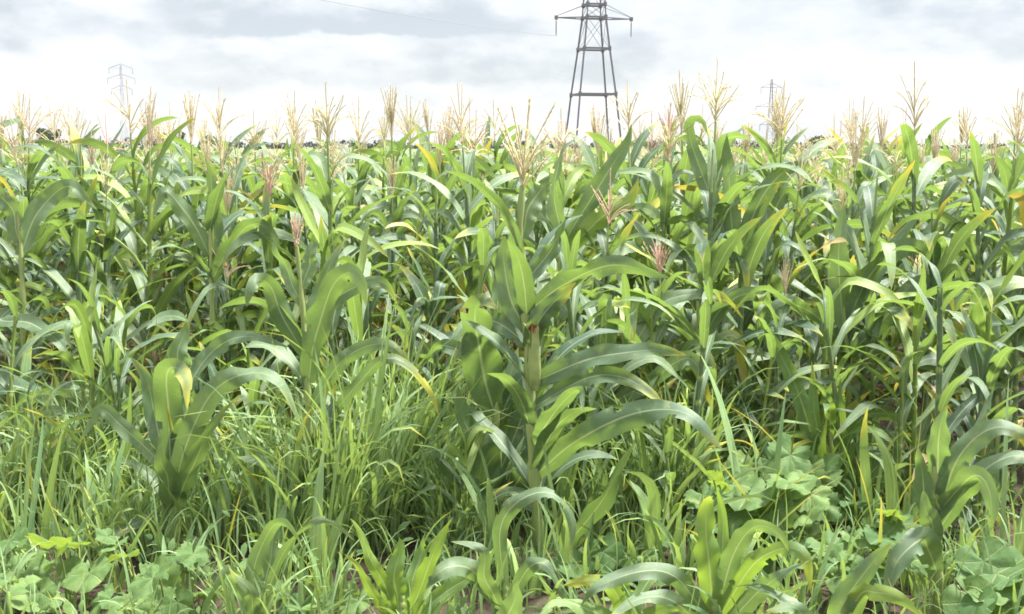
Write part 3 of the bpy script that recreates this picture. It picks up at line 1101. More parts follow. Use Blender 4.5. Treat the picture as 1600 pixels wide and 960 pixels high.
for x, y, s, i, rz in merged:
    c, n = math.cos(rz) * s, math.sin(rz) * s
    mat = np.array([[c, -n, 0, x], [n, c, 0, y], [0, 0, s, 0], [0, 0, 0, 1]])
    a, b = LOD[int(lr.integers(0, 8))]
    gl.extend(a, mat, (lr.normal(0, .12), 0, 0))
    if lr.random() < .14:
        gt.extend(b, mat)
far_field = link('maize_field', gl.mesh('maize_field', M['leaf']))
tag(far_field, 'mass of maize beyond the near rows with blurred straw tassels reaching the horizon', 'maize', None, 'stuff')
link('tassels', gt.mesh('tassels', M['tassel']), far_field)


# ------------------------------------------------------------------ foreground plants drawn leaf by leaf from the photograph
class Hero:
    def __init__(s, label, base, stalk=None, mat='leaf', rad=0.013, group='maize plants standing singly in front of the stand', Y=None):
        s.b = on_ground(*base) if Y is None else at_depth(base[0], base[1], Y)
        s.b[2] = 0.0
        s.Y = s.b[1]
        s.mat = mat
        s.k = s.Y / F * 1.03
        s.r = np.random.default_rng(int(base[0] * 7 + base[1]))
        s.t = thing('maize_plant', label, 'maize plant', tuple(s.b), group)
        s.n = 0
        if stalk:
            pts = [s.b] + [at_depth(u, v, s.Y) for u, v in stalk]
            s.line = spline(pts, 22) - s.b
            g = Geo()
            q = np.linspace(0, 1, 22)
            rads = np.interp(q, (0, .7, 1), (rad, rad * .8, rad * .45))
            for j in range(2, 21, 3):
                rads[j] *= 1.4
            tube(g, s.line, rads, 8, (.55, 0, 0))
            link('stalk', g.mesh('stalk', M['stalk']), s.t)

    def leaf(s, pts, w, face=0.7, face1=None, tone=.45, yl=0.0, fold=.22, ruffle=.28, mat=None, sheath=True, label=None):
        face1 = face if face1 is None else face1
        P = []
        for p in pts:
            P.append(at_depth(p[0], p[1], s.Y + (p[2] if len(p) > 2 else 0)))
        c = spline(P, 26)
        q = np.linspace(0, 1, 26)
        c = c + (np.sin(q * s.r.uniform(7, 13) + s.r.uniform(0, 6)) * q * .008)[:, None] * np.array([1, 1, .6])
        T = unit(np.gradient(c, axis=0))
        view = unit(c - np.array([0, 0, CAMH]))
        ip = unit(np.cross(T, view))
        hz = np.cross(T, [0, 0, 1.0])
        hz = hz * np.where((hz * ip).sum(1, keepdims=True) < 0, -1, 1)
        f = np.linspace(face, face1, 26)[:, None]
        wd = unit(f * ip + (1 - f) * hz)
        if np.cross(T, wd)[:13, 2].sum() < 0:
            wd = -wd
        g = Geo()
        blade(g, c - s.b, roll(c, wd, s.r.normal(0, .12) + np.linspace(0, s.r.normal(0, .55), 26) + .22 * np.sin(np.linspace(0, s.r.uniform(4, 9), 26) + s.r.uniform(0, 6))), w * .76 * s.k, (float(np.clip(tone + s.r.normal(0, .06), 0, 1)), yl + abs(s.r.normal(0, .12)), 0), fold, ruffle, 9, s.n + s.r.uniform(0, 5), bites=s.r)
        o = link('leaf', g.mesh('leaf', M[mat or s.mat]), s.t)
        if label:
            o['label'] = label
        s.n += 1
        return s

    def extra(s, n, hs, L, w, tone=.4, yl=0.05, az=None, th=(30, 130)):
        """further leaves on the stalk, turned at random, that the picture only hints at"""
        for j in range(n):
            h = hs[0] + (hs[1] - hs[0]) * (j + .5) / n
            base = s.line[int(h * 21)] if hasattr(s, 'line') else np.array([0, 0, h * .3])
            a = s.r.uniform(0, 6.28) if az is None else az[j]
            c, wd = arc_line(base, a, L * s.r.uniform(.75, 1.15), R(th[0] + s.r.normal(0, 6)), R(th[1] + s.r.normal(0, 20)), 1.5, 15, s.r.normal(0, .3))
            g = Geo()
            blade(g, c, roll(c, wd, np.linspace(0, s.r.normal(0, .6), 15)), w, (float(np.clip(tone + s.r.normal(0, .15), 0, 1)), yl, 0), .25, .12, 5, j + s.r.uniform(0, 5))
            link('leaf', g.mesh('leaf', M[s.mat]), s.t)
        return s

    def tassel(s, u, v, v_top, n, spread, tint, droop=.3, lean=(0, 0), thick=1.2):
        p0 = at_depth(u, v, s.Y)
        L = np.linalg.norm(at_depth(u, v_top, s.Y) - p0)
        g = tassel_geo(p0 - s.b, (lean[0], lean[1], 1), L, n, R(spread), s.r, tint, 0, droop, thick)
        link('tassel', g.mesh('tassel', M['tassel']), s.t)
        return s

    def ear(s, u, v, u1, v1, rad=.022):
        a, b = at_depth(u, v, s.Y - .03), at_depth(u1, v1, s.Y - .06)
        e, k = ear_geo(a - s.b, b - a, np.linalg.norm(b - a), rad, s.r)
        eo = link('ear', e.mesh('ear', M['husk']), s.t)
        link('silk', k.mesh('silk', M['silk']), eo)
        return s


# the tall plant in the middle
A = Hero('tallest foreground maize plant with thick pale stalk, cob and wide cream tassel, centre', (846, 882), [(833, 720), (828, 580), (818, 440), (812, 370), (816, 290)], rad=.021)
A.tassel(815, 310, 150, 20, 27, (0.1, 0, 0), .28, (.08, -.12), 1.5)
A.leaf([(816, 372), (828, 322, .02), (862, 272, .05)], 46, 1, 1, .5)
A.leaf([(818, 445), (850, 405, .03), (872, 370, .05), (888, 325, .05)], 36, .9, 1, .3)
A.leaf([(822, 490), (880, 446, -.05), (955, 416, -.12), (1050, 432, -.2)], 44, .75, .6, .3)
A.leaf([(824, 520), (800, 470, .02), (785, 410, .03), (792, 366, .03)], 46, 1, 1, .45)
A.leaf([(824, 550), (850, 490, -.08), (902, 440, -.14)], 44, .95, .9, .25)
A.leaf([(826, 600), (920, 562, -.08), (1000, 548, -.14), (1072, 556, -.18)], 46, .75, .6, .2)
A.leaf([(828, 640), (920, 590, -.05), (985, 592, -.1), (1042, 645, -.15)], 36, .8, .6, .3)
A.leaf([(834, 745), (900, 690, -.1), (990, 648, -.2), (1075, 645, -.28), (1132, 702, -.32)], 56, .85, .6, .3, .1)
A.leaf([(842, 850), (890, 842, -.08), (945, 775, -.16), (990, 690, -.2)], 50, .95, .9, .35)
A.leaf([(838, 790), (860, 690, .12), (885, 560, .18), (890, 500, .2)], 46, .9, 1, .2)
A.leaf([(832, 700), (870, 640, -.22), (905, 610, -.32), (915, 640, -.4)], 38, .8, .7, .4)
A.leaf([(824, 540), (770, 500, .15), (735, 520, .2), (712, 560, .2)], 38, .7, .6, .35)
A.leaf([(840, 800), (800, 770, .1), (760, 790, .15), (735, 840, .15)], 36, .7, .6, .35)
A.extra(12, (.12, .8), .48, .072, .25, .05, [k * 2.6 for k in range(12)], (20, 85))
A.ear(836, 610, 834, 518, .026)

# its neighbour to the left
D = Hero('dark blue-green maize plant without tassel, close left of the tall central plant', (786, 842), [(778, 700), (772, 560), (776, 470)], rad=.014)
D.leaf([(774, 650), (752, 570, -.08), (744, 500, -.16), (752, 470, -.24), (775, 486, -.3)], 80, 1, .7, .15, fold=.15)
D.leaf([(782, 800), (752, 715, -.1), (722, 640, -.16), (712, 606, -.18)], 80, 1, 1, .2, fold=.15)
D.leaf([(773, 570), (782, 480, .03), (788, 384, .06)], 46, 1, 1, .5)
D.leaf([(784, 830), (745, 770, -.1), (700, 730, -.2), (668, 692, -.25)], 36, .8, .8, .25)
D.leaf([(784, 790), (820, 735, -.1), (862, 650, -.12), (880, 590, -.12)], 46, .9, 1, .15)
D.leaf([(780, 740), (812, 660, .05), (840, 560, .1), (838, 520, .1)], 44, .9, 1, .25)
D.leaf([(776, 600), (740, 560, .1), (690, 540, .15), (650, 575, .2)], 34, .75, .6, .3)
D.extra(9, (.1, .85), .5, .08, .22, .05, None, (15, 70))

# behind them to the right
U = Hero('maize plant with pale leaf folded towards the viewer, right behind the central stalk', (932, 800), [(936, 700), (942, 560), (946, 480)], rad=.013)
U.leaf([(944, 610), (946, 540, -.05), (948, 484, -.12), (950, 468, -.22), (952, 500, -.3)], 46, 1, 1, .5, fold=.12)
U.leaf([(936, 740), (922, 660, -.06), (924, 612, -.12), (926, 600, -.2), (926, 640, -.27)], 44, 1, 1, .4)
U.leaf([(940, 620), (990, 540, .05), (1040, 470, .1), (1120, 462, .1), (1160, 500, .1)], 34, .7, .6, .55, .15)
U.leaf([(940, 640), (1010, 600, -.05), (1080, 560, -.1), (1115, 640, -.12)], 34, .8, .6, .6, .3)
U.leaf([(944, 560), (900, 500, .1), (870, 470, .15), (840, 490, .2)], 34, .8, .6, .3)
U.extra(4, (.1, .9), .5, .075, .5)

# left foreground
B = Hero('short left maize plant without tassel, broad leaf folded at its top over a green whorl', (276, 862), [(272, 760), (268, 660), (272, 580)], rad=.018)
B.leaf([(270, 770), (264, 680, -.05), (262, 600, -.1), (268, 574, -.18), (285, 590, -.27), (292, 640, -.32)], 56, 1, .9, .5, fold=.15)
B.leaf([(268, 790), (290, 700, -.1), (330, 615, -.15), (390, 584, -.2), (440, 598, -.22), (474, 660, -.22)], 48, .7, .6, .6)
B.leaf([(272, 620), (278, 560, .03), (290, 502, .05)], 42, 1, 1, .5)
B.leaf([(274, 640), (325, 556, .05), (385, 524, .05), (450, 545, .05)], 36, .75, .6, .4)
B.leaf([(272, 800), (300, 730, -.15), (330, 670, -.2), (360, 630, -.2)], 44, .9, .9, .55)
B.leaf([(276, 840), (300, 845, -.1), (322, 872, -.15), (343, 918, -.15)], 20, .8, .8, .8, .2)
B.leaf([(274, 845), (238, 812, -.08), (190, 830, -.15), (150, 858, -.2)], 26, .75, .7, .7)
B.leaf([(270, 740), (240, 650, .08), (232, 590, .1), (200, 560, .1)], 40, .9, .8, .35)
B.leaf([(272, 740), (215, 690, .05), (160, 640, .05), (125, 690, .02)], 34, .75, .7, .55)
B.extra(4, (.1, .7), .4, .05, .5, .1, None, (20, 90))
B.leaf([(274, 800), (258, 740, -.12), (250, 690, -.18)], 40, 1, 1, .6)

C = Hero('left maize plant with pinkish slim tassel and tall green leaf, behind the short one', (486, 850), [(482, 660), (474, 500), (464, 385)], rad=.014)
C.tassel(463, 395, 330, 11, 20, (0.8, .7, 0), .05, (0, 0), 1.1)
C.leaf([(482, 600), (492, 530, -.05), (516, 455, -.1), (545, 425, -.12), (566, 440, -.15), (570, 480, -.15)], 56, .95, .6, .6, .05)
C.leaf([(474, 480), (446, 420, .02), (426, 370, .03)], 30, .9, 1, .6)
C.leaf([(472, 450), (484, 410, .02), (492, 374, .02)], 32, 1, 1, .6)
C.leaf([(476, 520), (506, 440, .05), (536, 376, .08)], 32, .95, 1, .6)
C.leaf([(478, 560), (440, 490, -.05), (418, 446, -.1), (400, 440, -.18), (385, 480, -.2)], 42, .9, .8, .5)
C.leaf([(486, 805), (455, 755, -.1), (410, 722, -.15), (362, 716, -.15)], 38, .8, .8, .7)
C.leaf([(482, 640), (540, 560, -.02), (600, 540, -.05), (655, 575, -.08)], 32, .75, .6, .6, .2)
C.leaf([(484, 690), (560, 600, -.05), (610, 560, -.1), (672, 610, -.1), (690, 650, -.1)], 24, .7, .6, .6, .35)
C.leaf([(478, 540), (520, 470, .1), (590, 440, .1), (620, 480, .1)], 34, .8, .6, .35)
C.extra(4, (.15, .75), .5, .075, .5)

LE = Hero('maize plant at the left edge with bare yellowish stalk and long arching leaves', (36, 720), [(38, 580), (34, 420), (28, 330)], rad=.015)
LE.leaf([(34, 470), (0, 500, -.1), (50, 505, -.2), (90, 535, -.3), (118, 590, -.35)], 30, .75, .6, .4)
LE.leaf([(36, 600), (5, 590, -.1), (-30, 600, -.2)], 40, .8, .8, .3)
LE.leaf([(38, 640), (-20, 600, -.1), (40, 610, -.25), (110, 650, -.35)], 48, .7, .7, .25)
LE.leaf([(36, 640), (90, 610, -.1), (150, 620, -.15), (215, 700, -.2)], 36, .7, .6, .6)
LE.leaf([(40, 680), (0, 660, -.2), (-40, 665, -.25)], 40, .8, .7, .6)
LE.leaf([(32, 400), (60, 330, .05), (110, 290, .1), (150, 330, .1)], 40, .8, .6, .6)
LE.leaf([(30, 380), (15, 320, 0), (-20, 290, 0)], 36, .9, .8, .4)
LE.extra(4, (.2, .9), .55, .08, .4)

T_ = Hero('left maize plant with one dark upright leaf near the top of the stand', (330, 700), [(332, 560), (330, 420), (326, 300)], rad=.013, Y=5.5)
T_.leaf([(330, 420), (334, 340), (326, 270), (315, 232)], 36, 1, 1, .15)
T_.leaf([(328, 400), (290, 330, -.05), (255, 300, -.1), (240, 340, -.1)], 34, .75, .7, .5)
T_.leaf([(330, 440), (370, 370, -.05), (410, 350, -.1), (440, 400, -.1)], 34, .75, .7, .3)
T_.extra(7, (.25, .95), .55, .085, .35)

# bottom row
E = Hero('young bright green maize plant with spread whorl at the bottom, left of centre', (628, 1012), [(628, 930)], 'young', .014)
E.leaf([(626, 985), (618, 910, -.02), (624, 840, -.02)], 46, 1, 1, .5)
E.leaf([(634, 980), (662, 905, -.06), (703, 812, -.1)], 38, .85, 1, .7)
E.leaf([(622, 985), (590, 890, -.05), (545, 812, -.08)], 28, .8, .9, .9)
E.leaf([(618, 990), (575, 910, -.08), (534, 868, -.12)], 22, .8, .9, .9)
E.leaf([(634, 975), (650, 890, .05), (668, 830, .08)], 34, 1, 1, .4)
E.leaf([(638, 985), (690, 930, .02), (740, 905, .03), (770, 930, .03)], 34, .75, .7, .4)

K = Hero('small maize plant with high arching leaf in front of the central stalk', (788, 1000), [(790, 900)], 'leaf', .012)
K.leaf([(788, 930), (782, 830, -.02), (812, 782, -.05), (858, 772, -.08), (890, 812, -.08), (893, 872, -.08)], 34, .8, .6, .35)
K.leaf([(786, 950), (745, 900, -.05), (700, 885, -.1), (660, 925, -.12)], 46, .8, .6, .55)
K.leaf([(790, 960), (820, 895, -.05), (850, 880, -.08), (872, 905, -.08), (880, 945, -.08)], 32, .8, .6, .5)
K.leaf([(782, 990), (800, 945, -.2), (815, 900, -.25)], 50, .9, 1, .7)
K.leaf([(784, 960), (760, 905, -.15), (755, 860, -.2), (700, 850, -.2)], 30, .8, .7, .5)

Fp = Hero('young maize plant with glowing upright leaf at the bottom, right of centre', (1118, 1012), [(1116, 920)], 'young', .015)
Fp.leaf([(1114, 960), (1106, 860, -.04), (1106, 790, -.06), (1108, 778, -.12)], 56, 1, 1, .85, fold=.15)
Fp.leaf([(1118, 940), (1130, 860, .04), (1122, 752, .06)], 26, 1, 1, .5)
Fp.leaf([(1122, 950), (1145, 870, -.05), (1180, 822, -.1), (1215, 835, -.16), (1230, 870, -.18)], 46, .8, .6, .45, mat='leaf')
Fp.leaf([(1124, 965), (1175, 885, -.1), (1225, 855, -.15), (1256, 868, -.2), (1264, 930, -.22)], 38, .75, .6, .4)
Fp.leaf([(1124, 990), (1180, 930, -.1), (1225, 895, -.18), (1262, 880, -.22)], 40, .8, .8, .5, mat='leaf')
Fp.leaf([(1110, 975), (1060, 905, -.06), (1000, 895, -.1), (935, 915, -.15), (905, 950, -.15)], 40, .75, .6, .5, mat='leaf')
Fp.leaf([(1108, 990), (1060, 945, -.1), (1000, 935, -.15), (950, 965, -.2)], 38, .75, .6, .6, mat='leaf')

E2 = Hero('low young maize plant with flat spreading leaves at the bottom, right of the centre', (985, 1020), [(985, 960)], 'young', .012)
E2.leaf([(984, 990), (965, 935, -.05), (930, 905, -.1), (880, 915, -.1)], 36, .8, .6, .5)
E2.leaf([(986, 990), (1000, 930, .05), (1035, 890, .08), (1070, 930, .08)], 36, .8, .6, .4)
E2.leaf([(986, 1000), (1020, 960, -.1), (1060, 955, -.15)], 40, .9, .8, .7)
E2.leaf([(982, 1000), (930, 955, -.1), (870, 945, -.15), (830, 975, -.2)], 38, .8, .6, .6)
E2.leaf([(984, 985), (975, 920, .03), (985, 870, .03)], 32, 1, 1, .6)

G = Hero('right maize plant with straight stalk and fan of wide leaves, no tassel', (1468, 968), [(1464, 840), (1462, 740), (1466, 690)], rad=.015)
G.leaf([(1464, 780), (1466, 700, -.03), (1474, 650, -.06), (1478, 640, -.12)], 48, 1, 1, .5)
G.leaf([(1466, 805), (1500, 712, -.05), (1560, 668, -.1), (1640, 690, -.12)], 48, .75, .6, .45)
G.leaf([(1462, 830), (1442, 760, -.05), (1437, 696, -.06)], 40, 1, 1, .35)
G.leaf([(1466, 790), (1510, 715, .05), (1552, 606, .08)], 22, .8, .9, .5)
G.leaf([(1466, 830), (1520, 750, -.1), (1580, 715, -.15), (1640, 730, -.15)], 44, .75, .6, .3)
G.leaf([(1466, 800), (1520, 745, -.15), (1548, 770, -.2), (1552, 840, -.22)], 42, .8, .8, .6)
G.leaf([(1464, 850), (1450, 800, -.12), (1440, 770, -.15)], 44, 1, 1, .4)
G.leaf([(1466, 900), (1450, 860, -.1), (1440, 842, -.15), (1400, 880, -.2), (1380, 940, -.22)], 56, .9, .8, .4)

Hh = Hero('maize plant at the lower right edge with one broad upward leaf and yellow fold', (1300, 1090), [(1300, 1010)], 'leaf', .014)
Hh.leaf([(1290, 1030), (1315, 950, -.05), (1355, 890, -.08), (1396, 844, -.1)], 50, .85, 1, .45)
Hh.leaf([(1305, 1030), (1340, 935, -.08), (1372, 924, -.12), (1405, 934, -.16), (1445, 975, -.18)], 42, .8, .9, .95)
Hh.leaf([(1296, 1040), (1250, 960, -.05), (1200, 950, -.1)], 40, .8, .7, .5)
Hh.extra(2, (.4, .9), .4, .07, .5)

I_ = Hero('slender right maize plant with narrow bright upright leaves, beside the pumpkin leaves', (1300, 820), [(1300, 740), (1296, 640)], 'young', .011)
I_.leaf([(1300, 790), (1278, 670, -.05), (1266, 566, -.06)], 30, 1, 1, .3)
I_.leaf([(1302, 790), (1312, 690, .02), (1314, 590, .02)], 28, 1, 1, .6)
I_.leaf([(1298, 780), (1262, 660, .05), (1215, 540, .1), (1178, 488, .1)], 36, .9, .9, .3)
I_.leaf([(1302, 800), (1330, 720, -.05), (1362, 662, -.05)], 16, .9, 1, .5)
I_.leaf([(1300, 780), (1340, 660, .05), (1400, 650, .05), (1440, 700, .05)], 18, .7, .6, .5)
I_.leaf([(1300, 810), (1286, 720, -.1), (1292, 650, -.12)], 24, 1, 1, .95)
I_.extra(3, (.3, .9), .45, .05, .5)

J = Hero('small pale maize plant with drooping leaves at the lower left', (402, 1000), [(404, 920)], 'leaf', .011)
J.leaf([(402, 970), (398, 890, -.03), (420, 830, -.06), (452, 815, -.1), (472, 850, -.12)], 32, .8, .7, .6)
J.leaf([(400, 975), (370, 905, -.06), (340, 910, -.12), (318, 965, -.14)], 40, .9, .8, .6)
J.leaf([(404, 960), (420, 880, .03), (440, 800, .05), (446, 785, .05)], 32, .9, 1, .5)
J.leaf([(404, 970), (440, 870, -.05), (500, 812, -.1), (552, 850, -.1)], 22, .7, .6, .5)
J.leaf([(402, 980), (390, 930, -.15), (360, 880, -.2)], 30, .9, .9, .6)

# single plants at the front edge of the stand, right half
Pp = Hero('right maize plant with broad upright pale leaf in the middle of the stand face', (1330, 700), [(1326, 600), (1318, 480)], rad=.013, Y=5.1)
Pp.leaf([(1318, 520), (1312, 440), (1312, 370), (1318, 322)], 44, 1, 1, .6)
Pp.leaf([(1318, 520), (1360, 430, -.05), (1420, 385, -.1), (1470, 420, -.1), (1490, 490, -.1)], 40, .75, .6, .35, .2)
Pp.leaf([(1322, 560), (1380, 500, -.08), (1430, 440, -.12), (1470, 440, -.14)], 36, .85, .7, .3)
Pp.leaf([(1318, 540), (1270, 490, -.05), (1215, 480, -.1), (1185, 540, -.1)], 36, .75, .7, .4)
Pp.leaf([(1320, 540), (1345, 470, .05), (1400, 380, .1), (1440, 330, .1)], 36, .8, .8, .4)
Pp.extra(5, (.2, .9), .5, .08, .4)
Mm = Hero('right maize plant with tall strap-like green leaf standing over the stand', (1150, 640), [(1152, 500), (1150, 380)], rad=.013, Y=5.5)
Mm.leaf([(1150, 420), (1142, 330), (1136, 250), (1138, 208)], 38, 1, 1, .75)
Mm.leaf([(1150, 410), (1120, 330, .05), (1084, 240, .1), (1078, 190, .1), (1098, 186, .05), (1107, 214, .02)], 32, .9, .8, .7, label=None)
Mm.leaf([(1152, 400), (1190, 310, -.05), (1240, 260, -.08), (1290, 280, -.1)], 34, .8, .7, .4)
Mm.leaf([(1152, 430), (1200, 350, 0), (1230, 300, 0), (1262, 350, 0)], 34, .8, .7, .3)
Mm.extra(6, (.25, .95), .55, .08, .5)
Nn = Hero('maize plant with wide leaf pair standing below the tall pylon', (860, 560), [(872, 450), (880, 340)], rad=.013, Y=5.7)
Nn.leaf([(880, 380), (930, 300, -.02), (975, 230), (985, 195)], 40, .95, 1, .5)
Nn.leaf([(880, 370), (865, 300), (880, 240), (900, 215)], 40, 1, 1, .6)
Nn.leaf([(880, 400), (940, 340, -.05), (985, 310, -.08), (996, 280, -.1)], 40, .9, 1, .9)
Nn.leaf([(878, 380), (840, 330), (800, 310), (770, 350)], 34, .8, .7, .5)
Nn.extra(5, (.2, .9), .55, .08, .5)
V = Hero('maize plant with bright yellowing leaf bent at the right edge of the stand', (1560, 760), [(1556, 620), (1546, 500)], rad=.014, Y=4.8)
V.leaf([(1548, 560), (1530, 500, -.05), (1540, 455, -.1), (1600, 440, -.15), (1660, 470, -.15)], 44, .8, .7, .75, .1)
V.leaf([(1550, 560), (1535, 530, -.1), (1528, 500, -.15), (1530, 470, -.2)], 46, 1, 1, .95)
V.leaf([(1552, 600), (1590, 520, -.05), (1640, 490, -.1)], 44, .8, .7, .4)
V.leaf([(1552, 620), (1500, 570, -.08), (1450, 560, -.12), (1390, 600, -.14)], 36, .75, .6, .5)
V.leaf([(1556, 640), (1490, 580, -.08), (1420, 572, -.12), (1380, 590, -.12)], 30, .7, .6, .8, .3)
V.extra(5, (.2, .95), .55, .085, .35)
X1 = Hero('maize plant between the two young right plants and the stand, drooping yellow-edged leaves', (1085, 790), [(1090, 680), (1092, 560), (1090, 470)], rad=.012, Y=4.9)
X1.leaf([(1090, 560), (1060, 500, -.05), (1010, 480, -.1), (985, 540, -.1)], 30, .75, .6, .6, .2)
X1.leaf([(1092, 540), (1130, 480, -.05), (1180, 460, -.08), (1225, 520, -.1)], 32, .75, .6, .55)
X1.leaf([(1092, 600), (1120, 540, -.08), (1150, 530, -.12), (1170, 620, -.14)], 28, .8, .7, .8, .3)
X1.leaf([(1092, 620), (1070, 560, -.1), (1090, 540, -.15), (1118, 600, -.2), (1120, 660, -.2)], 26, .8, .8, .9, .3)
X1.extra(6, (.15, .95), .5, .065, .6, .15)


# ------------------------------------------------------------------ pumpkin-like broad-leaved plants
def lobed_leaf(centre, up, toward, size, r, tint, cup=.12, lobes=5, tooth=.07, depth=.2):
    """broad leaf: notch at the petiole, shallow lobes, toothed margin, sunken veins"""
    g = Geo()
    up, toward = unit(np.asarray(up, float)), np.asarray(toward, float)
    x = unit(toward - up * (toward @ up))
    y = np.cross(up, x)
    n, rings = 44, (0.0, .3, .6, .85, 1.0)
    th = np.linspace(-math.pi * .93, math.pi * .93, n)
    out = 1 - depth * (0.5 - 0.5 * np.cos(lobes * th)) * 1.0 + tooth * np.sin(th * 19 + r.uniform(0, 6)) + tooth * .6 * np.sin(th * 31)
    out *= 1 - .28 * (np.abs(th) / math.pi) ** 3
    vs, uvs = [], []
    droop, asym = r.uniform(.1, .45), r.normal(0, .12)
    for q in rings:
        rad = q * out
        px_, py_ = rad * np.cos(th) + .25, rad * np.sin(th)
        z = cup * np.cos(lobes * th) * q * .55 + .05 * np.sin(px_ * 9 + py_ * 7 + r.uniform(0, 1)) * q - droop * q ** 2 * np.clip(np.cos(th), -.3, 1) * .6 + asym * py_ + .10 * q * np.abs(np.sin(th))
        vs.append(centre + size * (px_[:, None] * x + py_[:, None] * y + z[:, None] * up))
        uvs.append(np.stack([th / 6.2832 + .5, np.full(n, q)], 1))
    i = np.arange(len(rings) - 1)[:, None] * n
    j = np.arange(n - 1)[None]
    f = np.stack([i + j, i + n + j, i + n + j + 1, i + j + 1], -1).reshape(-1, 4)
    g.add(np.concatenate(vs), f, np.concatenate(uvs), tint)
    return g


def pumpkin(base, label, leaves, seed, smooth=False, tone=.5):
    """leaves: (u, v, size_px, dy) of the blade centres"""
    r = np.random.default_rng(seed)
    b = on_ground(*base)
    b[2] = 0
    t = thing('pumpkin_plant', label, 'pumpkin plant', tuple(b), 'broad-leaved pumpkin plants among the grass')
    st = Geo()
    more = [(u + r.normal(0, 26), v + r.normal(0, 16), sz * r.uniform(.55, .9), dy + r.normal(0, .1)) for u, v, sz, dy in leaves]
    for u, v, sz, dy in leaves + more:
        Y = b[1] + dy
        c = at_depth(u, v, Y) - b
        c[2] = max(c[2], .05)
        size = sz * .55 * Y / F
        up = unit(np.array([r.normal(0, .5), -.3 + r.normal(0, .5), 1]))
        tw = np.array([r.normal(0, .6), -1 + r.normal(0, .4), -.3])
        g = lobed_leaf(c, up, tw, size, r, (float(np.clip(r.normal(tone, .25), 0, 1)), float(r.uniform(0, .8)), 0), r.uniform(.08, .2), 5, .02 if smooth else r.uniform(.05, .1), .04 if smooth else r.uniform(.12, .28))
        link('leaf', g.mesh('leaf', M['weed']), t)
        foot = np.array([c[0] * .45 + r.normal(0, .02), c[1] * .45 + .05, 0.0])
        tube(st, spline([foot, foot * .4 + c * .6 + np.array([0, .01, .02]), c], 7), np.linspace(.005, .003, 7), 5, (.5, 0, 0))
    link('stem', st.mesh('stem', M['stalk']), t)


pumpkin((100, 950), 'broad-leaved pumpkin plant in the lower left corner under grass', [(85, 855, 95, -.02), (40, 885, 85, .0), (15, 845, 70, .08), (140, 890, 80, -.1), (60, 925, 90, -.2), (120, 835, 60, .1), (10, 920, 70, -.2), (170, 930, 70, -.2)], 1)
pumpkin((240, 950), 'pumpkin plant with spotted leaves just below the short left maize plant', [(240, 905, 100, -.1), (200, 870, 70, .02), (295, 870, 70, .05), (180, 850, 60, .12), (260, 945, 80, -.2), (310, 930, 70, -.15), (210, 945, 60, -.2)], 2)
pumpkin((1215, 850), 'large pumpkin plant spreading beside the slender right maize plant', [(1185, 745, 95, .05), (1235, 765, 80, -.05), (1150, 740, 80, .12), (1270, 740, 85, .08), (1215, 800, 80, -.1), (1160, 790, 70, -.05), (1300, 790, 70, 0), (1340, 770, 75, .08), (1110, 770, 60, .1), (1260, 830, 70, -.15), (1195, 715, 60, .2)], 3)
pumpkin((1185, 880), 'pumpkin plant with mid-green lobed leaves just left of the large spreading one', [(1165, 770, 95, -.05), (1125, 800, 85, -.08), (1210, 790, 90, -.1), (1180, 830, 85, -.15), (1250, 795, 80, -.1), (1140, 755, 70, .02), (1230, 755, 85, -.02), (1095, 770, 70, 0), (1270, 765, 75, -.08)], 9)
pumpkin((1340, 945), 'low pumpkin plant with dull green round leaves before the right stalk', [(1320, 880, 90, -.05), (1380, 840, 85, .05), (1290, 850, 80, .02), (1355, 900, 70, -.15), (1420, 870, 70, -.05), (1400, 815, 70, .12)], 4, False, .15)
pumpkin((1555, 970), 'pumpkin plant with one big round grey-green leaf at the lower right corner', [(1552, 890, 120, -.05), (1510, 930, 90, -.15), (1590, 945, 100, -.18), (1600, 880, 80, .05), (1530, 955, 80, -.22)], 5, True, .2)
pumpkin((960, 905), 'small pumpkin plant at the foot of the central maize stalk', [(940, 855, 75, 0), (900, 880, 65, -.08), (1000, 870, 70, -.02), (1030, 845, 60, .08), (970, 905, 60, -.12)], 6)
pumpkin((470, 985), 'small pumpkin plant in the bottom grass between two young maize plants', [(470, 945, 70, -.05), (520, 950, 60, -.08), (560, 935, 60, 0), (440, 930, 50, .05)], 7)
pumpkin((1440, 770), 'pumpkin plant in the shade behind the straight right stalk', [(1400, 740, 60, 0), (1440, 735, 60, .05), (1375, 755, 55, -.05), (1420, 765, 55, -.1)], 8)


